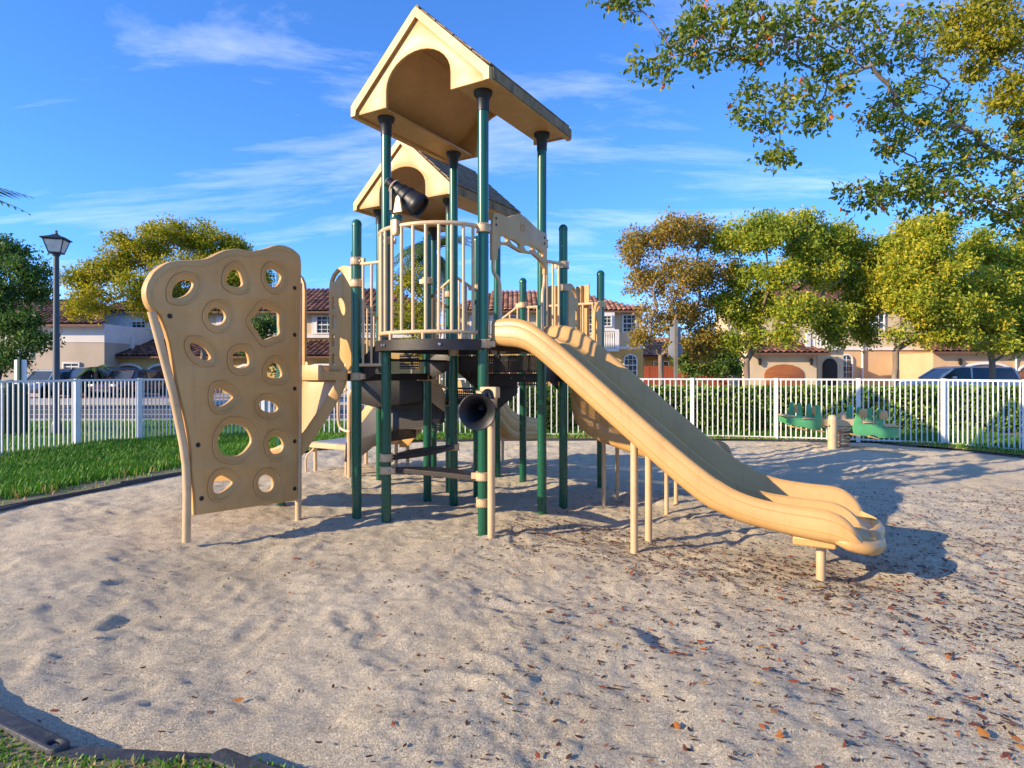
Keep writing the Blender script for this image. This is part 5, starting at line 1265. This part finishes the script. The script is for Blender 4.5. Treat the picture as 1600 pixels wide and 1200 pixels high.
garage(h, X(760, Y1), X(830, Y1), Z(574, Y1), 0.4, Y1 + 0.03); garage(h, X(860, Y1), X(930, Y1), Z(574, Y1), 0.4, Y1 + 0.03)
wall_box(h, "bay", X(934, Y1), X(957, Y1), Y1 - 0.9, Y1, Z(547, Y1), Z(490, Y1), WHITEST)
window(h, X(938, Y1) , X(953, Y1), Z(512, Y1), Z(494, Y1), Y1 - 0.9, 2, 3)
balcony(h, X(930, Y1), X(962, Y1), Y1 - 1.1, Z(548, Y1), Z(518, Y1))

# cream house with balcony and garages on the other side
h = thing("house", "cream house with a balcony, arched entrances and brown tiled garages behind the hedge", "house", (0, 0, 0))
Y1, Y2 = 42.0, 38.0
wall_box(h, "upper_wall", X(1185, Y1), X(1720, Y1), Y1, Y1 + 9, Z(545, Y1), Z(470, Y1), CREAM)
wall_box(h, "lower_wall", X(1185, Y1) + 0.04, X(1720, Y1), Y1 + 0.03, Y1 + 9, -0.1, Z(545, Y1), PEACH)
wall_box(h, "trim_band", X(1185, Y1), X(1720, Y1), Y1 - 0.08, Y1, Z(547, Y1), Z(542, Y1), TRIM)
tile_roof(h, (X(1175, Y1), Y1 - 0.7, Z(472, Y1)), (X(1735, Y1), Y1 - 0.7, Z(472, Y1)), (X(1260, Y1), Y1 + 4.5, Z(472, Y1) + 1.9), (X(1660, Y1), Y1 + 4.5, Z(472, Y1) + 1.9), CLAY)
wall_box(h, "garage_wall", X(1172, Y2), X(1276, Y2), Y2, Y1, -0.1, Z(551, Y2), CREAM)
tile_roof(h, (X(1164, Y2), Y2 - 0.5, Z(552, Y2)), (X(1292, Y2), Y2 - 0.5, Z(552, Y2)), (X(1200, Y2), Y1 - 0.01, Z(520, Y2)), (X(1262, Y2), Y1 - 0.01, Z(520, Y2)), CLAY)
garage(h, X(1194, Y2), X(1256, Y2), Z(585, Y2), 0.62, Y2, DOORO, False)
wall_box(h, "entrance_wall", X(1277, Y2 + 1), X(1318, Y2 + 1), Y2 + 1, Y1, -0.1, Z(545, Y2), CREAM)
plate("entrance_arch", arch_poly(X(1285, Y2 + 1), X(1308, Y2 + 1), 0, Z(572, Y2), 0.5), [], 0.05, ENTRYSHADE, h, lambda u, v, w: (u, Y2 + 0.98 + w, v), 0.004)  # flat dark sheet, stands for the shaded depth of the entrance
balcony(h, X(1268, Y2), X(1315, Y2), Y2 + 0.9, Z(544, Y2), Z(518, Y2))
window(h, X(1312, Y1), X(1332, Y1), Z(600, Y1), Z(553, Y1), Y1, 2, 5, True)
window(h, X(1353, Y1), X(1382, Y1), Z(522, Y1), Z(486, Y1), Y1, 3, 4)
window(h, X(1430, Y1), X(1455, Y1), Z(522, Y1), Z(486, Y1), Y1, 3, 4)
window(h, X(1520, Y1), X(1550, Y1), Z(522, Y1), Z(486, Y1), Y1, 3, 4)
MB().cyl((X(1346, Y1), Y1 - 0.12, 0), (X(1346, Y1), Y1 - 0.12, Z(472, Y1)), 0.07).build("drainpipe", TRIM, h)
plate("entrance_arch", arch_poly(X(1414, Y1), X(1444, Y1), 0, Z(570, Y1), 0.62), [], 0.06, PEACH, h, lambda u, v, w: (u, Y1 - 0.06 + w, v), 0.01)
plate("door", arch_poly(X(1418, Y1), X(1434, Y1), 0, Z(572, Y1), 0.3), [], 0.05, DOORO, h, lambda u, v, w: (u, Y1 - 0.11 + w, v), 0.004)
wall_box(h, "garage_wall", X(1458, Y2), X(1720, Y2), Y2, Y1, -0.1, Z(551, Y2), PEACH)
tile_roof(h, (X(1450, Y2), Y2 - 0.5, Z(550, Y2)), (X(1735, Y2), Y2 - 0.5, Z(550, Y2)), (X(1490, Y2), Y1 - 0.01, Z(520, Y2)), (X(1700, Y2), Y1 - 0.01, Z(520, Y2)), CLAY)
garage(h, X(1504, Y2), X(1576, Y2), Z(580, Y2), 0.42, Y2); garage(h, X(1592, Y2), X(1664, Y2), Z(580, Y2), 0.42, Y2)
MB().cyl((X(1586, Y2), Y2 - 0.08, 0), (X(1586, Y2), Y2 - 0.08, Z(552, Y2)), 0.06).build("drainpipe", TRIM, h)
for px in (1186, 1266, 1498):
    wl2 = MB().lathe([(0.02, -0.2), (0.09, -0.12), (0.11, 0.1), (0.13, 0.12), (0.02, 0.24)], (X(px, Y2), Y2 - 0.14, Z(566, Y2)), 8).build("wall_lantern", BLACKP, h, 0)

h = thing("house", "low ochre house with a tile roof glimpsed above the red wooden fence", "house", (0, 0, 0))
Y1 = 52.0
wall_box(h, "wall", X(1008, Y1), X(1200, Y1), Y1, Y1 + 8, -0.1, Z(556, Y1), OCHRE)
tile_roof(h, (X(1000, Y1), Y1 - 0.6, Z(557, Y1)), (X(1208, Y1), Y1 - 0.6, Z(557, Y1)), (X(1030, Y1), Y1 + 4, Z(557, Y1) + 1.7), (X(1180, Y1), Y1 + 4, Z(557, Y1) + 1.7), CLAYO)
window(h, X(1020, Y1), X(1045, Y1), Z(590, Y1), Z(564, Y1), Y1, 3, 3); window(h, X(1100, Y1), X(1130, Y1), Z(590, Y1), Z(564, Y1), Y1, 3, 3)
# pale side wall of the corner house
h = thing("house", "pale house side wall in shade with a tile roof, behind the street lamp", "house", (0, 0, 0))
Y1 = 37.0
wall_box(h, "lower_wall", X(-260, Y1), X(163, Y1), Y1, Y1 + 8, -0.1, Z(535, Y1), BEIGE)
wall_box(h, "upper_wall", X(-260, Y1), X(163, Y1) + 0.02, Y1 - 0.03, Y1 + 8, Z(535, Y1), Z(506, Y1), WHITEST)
tile_roof(h, (X(-275, Y1), Y1 - 0.6, Z(508, Y1)), (X(170, Y1), Y1 - 0.6, Z(508, Y1)), (X(-200, Y1), Y1 + 4, Z(508, Y1) + 1.9), (X(75, Y1), Y1 + 4, Z(508, Y1) + 1.9), CLAY)
window(h, X(99, Y1), X(126, Y1), Z(580, Y1), Z(566, Y1), Y1, 2, 2)
window(h, X(20, Y1), X(50, Y1), Z(560, Y1), Z(540, Y1), Y1, 3, 3)

# wooden fences
def board_fence(label, x0, x1, y, h_, m, bw=0.14):
    t = thing("wooden_fence", label, "fence", ((x0 + x1) / 2, y, 0)); n = int((x1 - x0) / bw); o = None; g = random.Random(2)
    for i in range(n):
        if o is None: o = MB().add([(-bw * 0.48, 0, 0), (bw * 0.48, 0, 0), (bw * 0.48, 0, h_ - 0.05), (bw * 0.3, 0, h_), (-bw * 0.3, 0, h_), (-bw * 0.48, 0, h_ - 0.05)] + [(-bw * 0.48, 0.02, 0), (bw * 0.48, 0.02, 0), (bw * 0.48, 0.02, h_ - 0.05), (bw * 0.3, 0.02, h_), (-bw * 0.3, 0.02, h_), (-bw * 0.48, 0.02, h_ - 0.05)], [(0, 1, 2, 3, 4, 5), (11, 10, 9, 8, 7, 6)] + [(k, (k + 1) % 6, 6 + (k + 1) % 6, 6 + k) for k in range(6)]).build("board", m, t, 0); c = o
        else: c = dup(o, t)
        c.location = (x0 - (x0 + x1) / 2 + bw * (i + 0.5), g.uniform(-0.01, 0.01), g.uniform(-0.02, 0.01))
    for z in (0.3, h_ - 0.3): MB().box((0, 0.05, z), (x1 - x0, 0.05, 0.09)).build("rail", m, t, 0)
board_fence("red-stained wooden board fence behind the hedge, beside the octagonal sign", X(1006, 30), X(1162, 30), 30, 1.66, WOODFENCE)
board_fence("dark brown board fence in front of the pale house", X(88, 36), X(160, 36), 36, 1.55, WOODFENCED)

# ------------------------------------------------------------------ cars
def car(label, loc, rz, paint, L=4.5, W=1.78, H=1.48, suv=False):
    t = thing("parked_car", label, "car", loc, rz, "cars parked by the houses")
    zb, zbelt = 0.24, H * (0.66 if suv else 0.60)
    def ring(x, w, zt, zlow): return [(x, -w * 0.86, zlow), (x, -w, zlow + 0.14), (x, -w * 1.0, zt - 0.18), (x, -w * 0.93, zt - 0.03), (x, -w * 0.7, zt), (x, w * 0.7, zt), (x, w * 0.93, zt - 0.03), (x, w, zt - 0.18), (x, w, zlow + 0.14), (x, w * 0.86, zlow)]
    hw = W / 2; l = L / 2
    stn = [(-l, hw * 0.72, zbelt * 0.86, zb + 0.12), (-l + 0.07, hw * 0.88, zbelt * 0.98, zb + 0.04), (-l + 0.4, hw * 0.97, zbelt, zb), (-0.6, hw, zbelt, zb), (0.5, hw, zbelt, zb), (l - 1.2, hw * 0.99, zbelt * 0.99, zb), (l - 0.5, hw * 0.95, zbelt * 0.90, zb), (l - 0.12, hw * 0.86, zbelt * 0.80, zb + 0.04), (l, hw * 0.7, zbelt * 0.68, zb + 0.12)]
    MB().ring_loft([ring(*q) for q in stn]).build("body", paint, t, 35)
    rb = -l + (0.12 if suv else 0.55)
    cab = [(rb, hw * 0.80, zbelt), (rb + (0.22 if suv else 0.55), hw * 0.74, H - 0.06), (0.2, hw * 0.74, H - 0.03), (0.62, hw * 0.72, H - 0.08), (l - 1.15, hw * 0.84, zbelt)]
    c2 = []
    for x, w, z in cab: c2.append([(x, -hw * 0.9, zbelt - 0.04), (x, -w, max(z, zbelt)), (x, w, max(z, zbelt)), (x, hw * 0.9, zbelt - 0.04)])
    MB().ring_loft(c2).build("windows", GLASS, t, 20)
    rp_ = [[(x, -w * 1.06, z - (0.22 if suv else 0.08)), (x, -w * 0.9, z + 0.06), (x, w * 0.9, z + 0.06), (x, w * 1.06, z - (0.22 if suv else 0.08))] for x, w, z in cab[1:4]]
    MB().ring_loft(rp_).build("roof", paint, t, 40)
    for s_ in (-1, 1):
        for a, b_ in ((cab[0], cab[1]), (cab[3], cab[4])):
            MB().tube([(a[0], s_ * (a[1] + 0.0), a[2]), (b_[0], s_ * b_[1], b_[2])], 0.06, 6).build("pillar", paint, t)
        MB().tube([(-0.15, s_ * hw * 0.86, zbelt), (-0.2, s_ * hw * 0.745, H - 0.04)], 0.04, 6).build("pillar", paint, t)
        MB().box((0.75, s_ * (hw + 0.07), zbelt + 0.05), (0.12, 0.16, 0.12)).build("mirror", paint, t, 30, 0.02)
        MB().box((l - 0.1, s_ * hw * 0.66, zbelt * 0.74), (0.12, 0.36, 0.13)).build("headlight", LAMPGLASS, t, 30, 0.02)
        MB().box((-l + 0.05, s_ * hw * 0.66, zbelt * 0.84), (0.10, 0.32, 0.16)).build("tail_light", REDCURB, t, 30, 0.02)
        for x in (-l + 0.82, l - 0.85):
            w_ = MB().lathe([(0.2, -0.1), (0.30, -0.11), (0.335, -0.07), (0.335, 0.07), (0.30, 0.11), (0.2, 0.1)], (0, 0, 0), 18, Matrix.Rotation(R(90), 3, 'X')).build("wheel", TYRE, t, 40, 0, (x, s_ * (hw - 0.10), 0.335))
            MB().lathe([(0.0, -0.085), (0.2, -0.095), (0.2, 0.095), (0.0, 0.085)], (0, 0, 0), 12, Matrix.Rotation(R(90), 3, 'X')).build("rim", GALV, w_, 40)
    MB().box((l - 0.02, 0, zb + 0.14), (0.05, W * 0.5, 0.14)).build("grille", BLACKP, t, 30, 0.01)
    MB().box((-l + 0.0, 0, zb + 0.42), (0.04, 0.5, 0.13)).build("number_plate", TRIM, t, 0)
    return t
CARS = mat("silver_paint", (0.42, 0.45, 0.48), 0.25, metal=0.4, coat=0.6); CARB = mat("black_paint", (0.02, 0.022, 0.028), 0.15, coat=0.8); CARM = mat("maroon_paint", (0.06, 0.012, 0.014), 0.2, coat=0.8); CARW = mat("white_paint", (0.78, 0.78, 0.78), 0.25, coat=0.6)
car("silver car parked in front of the brown board fence", (*at(86, 580, 33.6)[:2], 0.02), R(-100), CARS, 4.4, 1.78, 1.46)
car("black sport utility car parked in the middle, by the ochre house", (*at(146, 580, 34.2)[:2], 0.02), R(-112), CARB, 4.7, 1.85, 1.58, True)
car("dark maroon car parked by the arched garages", (*at(207, 580, 34.2)[:2], 0.02), R(-98), CARM, 4.4, 1.8, 1.45)
car("white car parked in front of the peach garages behind the hedge", (*at(1495, 580, 29.5)[:2], 0.0), R(178), CARW, 4.9, 1.85, 1.60, True)

# ------------------------------------------------------------------ fallen leaves
g = np.random.default_rng(77)
def litter_pos(n):
    """denser to the right, under the slide and below the near boughs"""
    out = []
    while len(out) < n:
        x = g.uniform(-3.0, 6.5); y = g.uniform(1.7, 7.5)
        p = 0.05 + 0.95 / (1 + math.exp(-(x - 0.9) * 1.7)) * (0.5 + 0.5 * math.exp(-((y - 4) / 2.6) ** 2))
        p *= 0.25 + 1.3 * float(vnoise(np.array([x]), np.array([y]), 1.6, 50, 3)[0]) ** 2.2
        if x > 0 and abs((x - 2.2) * 0.5 + (y - 4.1) * 0.8) < 0.5 and x < 4.2: p += 0.5
        if g.random() < p: out.append((x, y))
    return np.array(out)
def litter_mesh(P, size, asp, curl, lift):
    n = len(P); z = sand_height(P[:, 0], P[:, 1]); a = g.uniform(0, 6.283, n); L = size * g.uniform(0.6, 1.3, n); W = L * asp * g.uniform(0.7, 1.2, n) / 2
    d = np.stack([np.cos(a), np.sin(a), g.uniform(-0.25, 0.25, n)], -1); s_ = np.stack([-np.sin(a), np.cos(a), g.uniform(-0.3, 0.3, n)], -1)
    C = np.stack([P[:, 0], P[:, 1], z + lift], -1); upv = np.array([0, 0, 1.0]); c = (L * curl * g.uniform(-0.3, 1, n))[:, None]
    L, W = L[:, None], W[:, None]
    V = np.stack([C - d * L * 0.5 + upv * c, C - d * L * 0.15 + s_ * W + upv * c * 0.7, C + d * L * 0.2 + s_ * W * 0.9 + upv * c * 0.7, C + d * L * 0.5 + upv * c * 1.3, C + d * L * 0.2 - s_ * W * 0.9 + upv * c * 0.7, C - d * L * 0.15 - s_ * W + upv * c * 0.7], 1)
    o = np.arange(n)[:, None] * 6
    return V.reshape(-1, 3), np.concatenate([o + np.array([[0, 1, 2, 3]]), o + np.array([[0, 3, 4, 5]])])
P = litter_pos(14000); V, F = litter_mesh(P, 0.030, 0.36, 0.15, 0.005)
tag(stuff(mesh_np("leaf_litter", V, F, LITTER, None, np.repeat(np.clip(g.random(len(P)) ** 1.5 * 0.8, 0, 1), 6))), "dark crumbs and bits of dry leaf strewn over the sand", "leaf litter")
P = litter_pos(1300); V, F = litter_mesh(P, 0.042, 0.45, 0.22, 0.009)
tag(stuff(mesh_np("leaf_litter", V, F, LITTER, None, np.repeat(0.45 + 0.55 * g.random(len(P)), 6))), "small reddish dry leaves scattered across the sand", "leaf litter")
BIG = [(1017, 978, 0.88, 0.06, "orange fallen leaf on the sand, in the middle below the slide's leg"), (965, 1067, 0.78, 0.085, "curled rust-brown fallen leaf left of the small orange one, below the tower's front post"), (1100, 1071, 0.95, 0.065, "upright bright orange fallen leaf in the near sand below the slide"),
       (1240, 1061, 0.70, 0.12, "largest dark red-brown fallen leaf in the near sand"), (1262, 1020, 0.80, 0.085, "red fallen leaf just above the largest brown leaf"), (1305, 1066, 0.76, 0.07, "red fallen leaf right of the largest brown leaf"), (1491, 1049, 0.80, 0.07, "flat red fallen leaf near the photo's right side, above the yellow leaf"),
       (1456, 1108, 1.0, 0.09, "yellow fallen leaf in the near sand, low at the right"), (1537, 1132, 0.93, 0.09, "long amber fallen leaf right of the yellow leaf"), (1577, 1117, 0.85, 0.10, "red and orange fallen leaf nearest the right edge of the photo"), (1016, 1186, 0.90, 0.075, "orange fallen leaf at the bottom edge of the photo, near the middle"),
       (840, 1180, 0.73, 0.085, "dark red fallen leaf at the bottom edge, left of the orange one"), (1070, 1167, 0.68, 0.06, "dark brown fallen leaf just above the bottom edge of the photo"), (1207, 999, 0.72, 0.09, "red-brown fallen leaf lying flat on the sand in front of the slide's exit leg"), (1430, 1195, 0.93, 0.08, "amber fallen leaf at the very bottom edge, toward the right"),
       (1145, 910, 0.88, 0.06, "orange fallen leaf close under the slide's middle"), (830, 1051, 0.66, 0.075, "dark fallen leaf alone on the sand left of the middle"), (1595, 1155, 0.95, 0.08, "orange fallen leaf in the lower right corner of the photo")]
for px, py, tn, sz, lab in BIG:
    Yp = 1.4 * 970 / (py - 580); p = np.array([[(px - 800) * Yp / 970, Yp]])
    V, F = litter_mesh(p, sz * 0.66, 0.5, 0.22, 0.012)
    c = np.array([p[0, 0], p[0, 1], float(V[:, 2].mean())])
    o = mesh_np("fallen_leaf", V - c, F, LITTER, None, np.full(6, tn)); o.location = c
    tag(o, lab, "leaf", "larger fallen leaves on the sand")
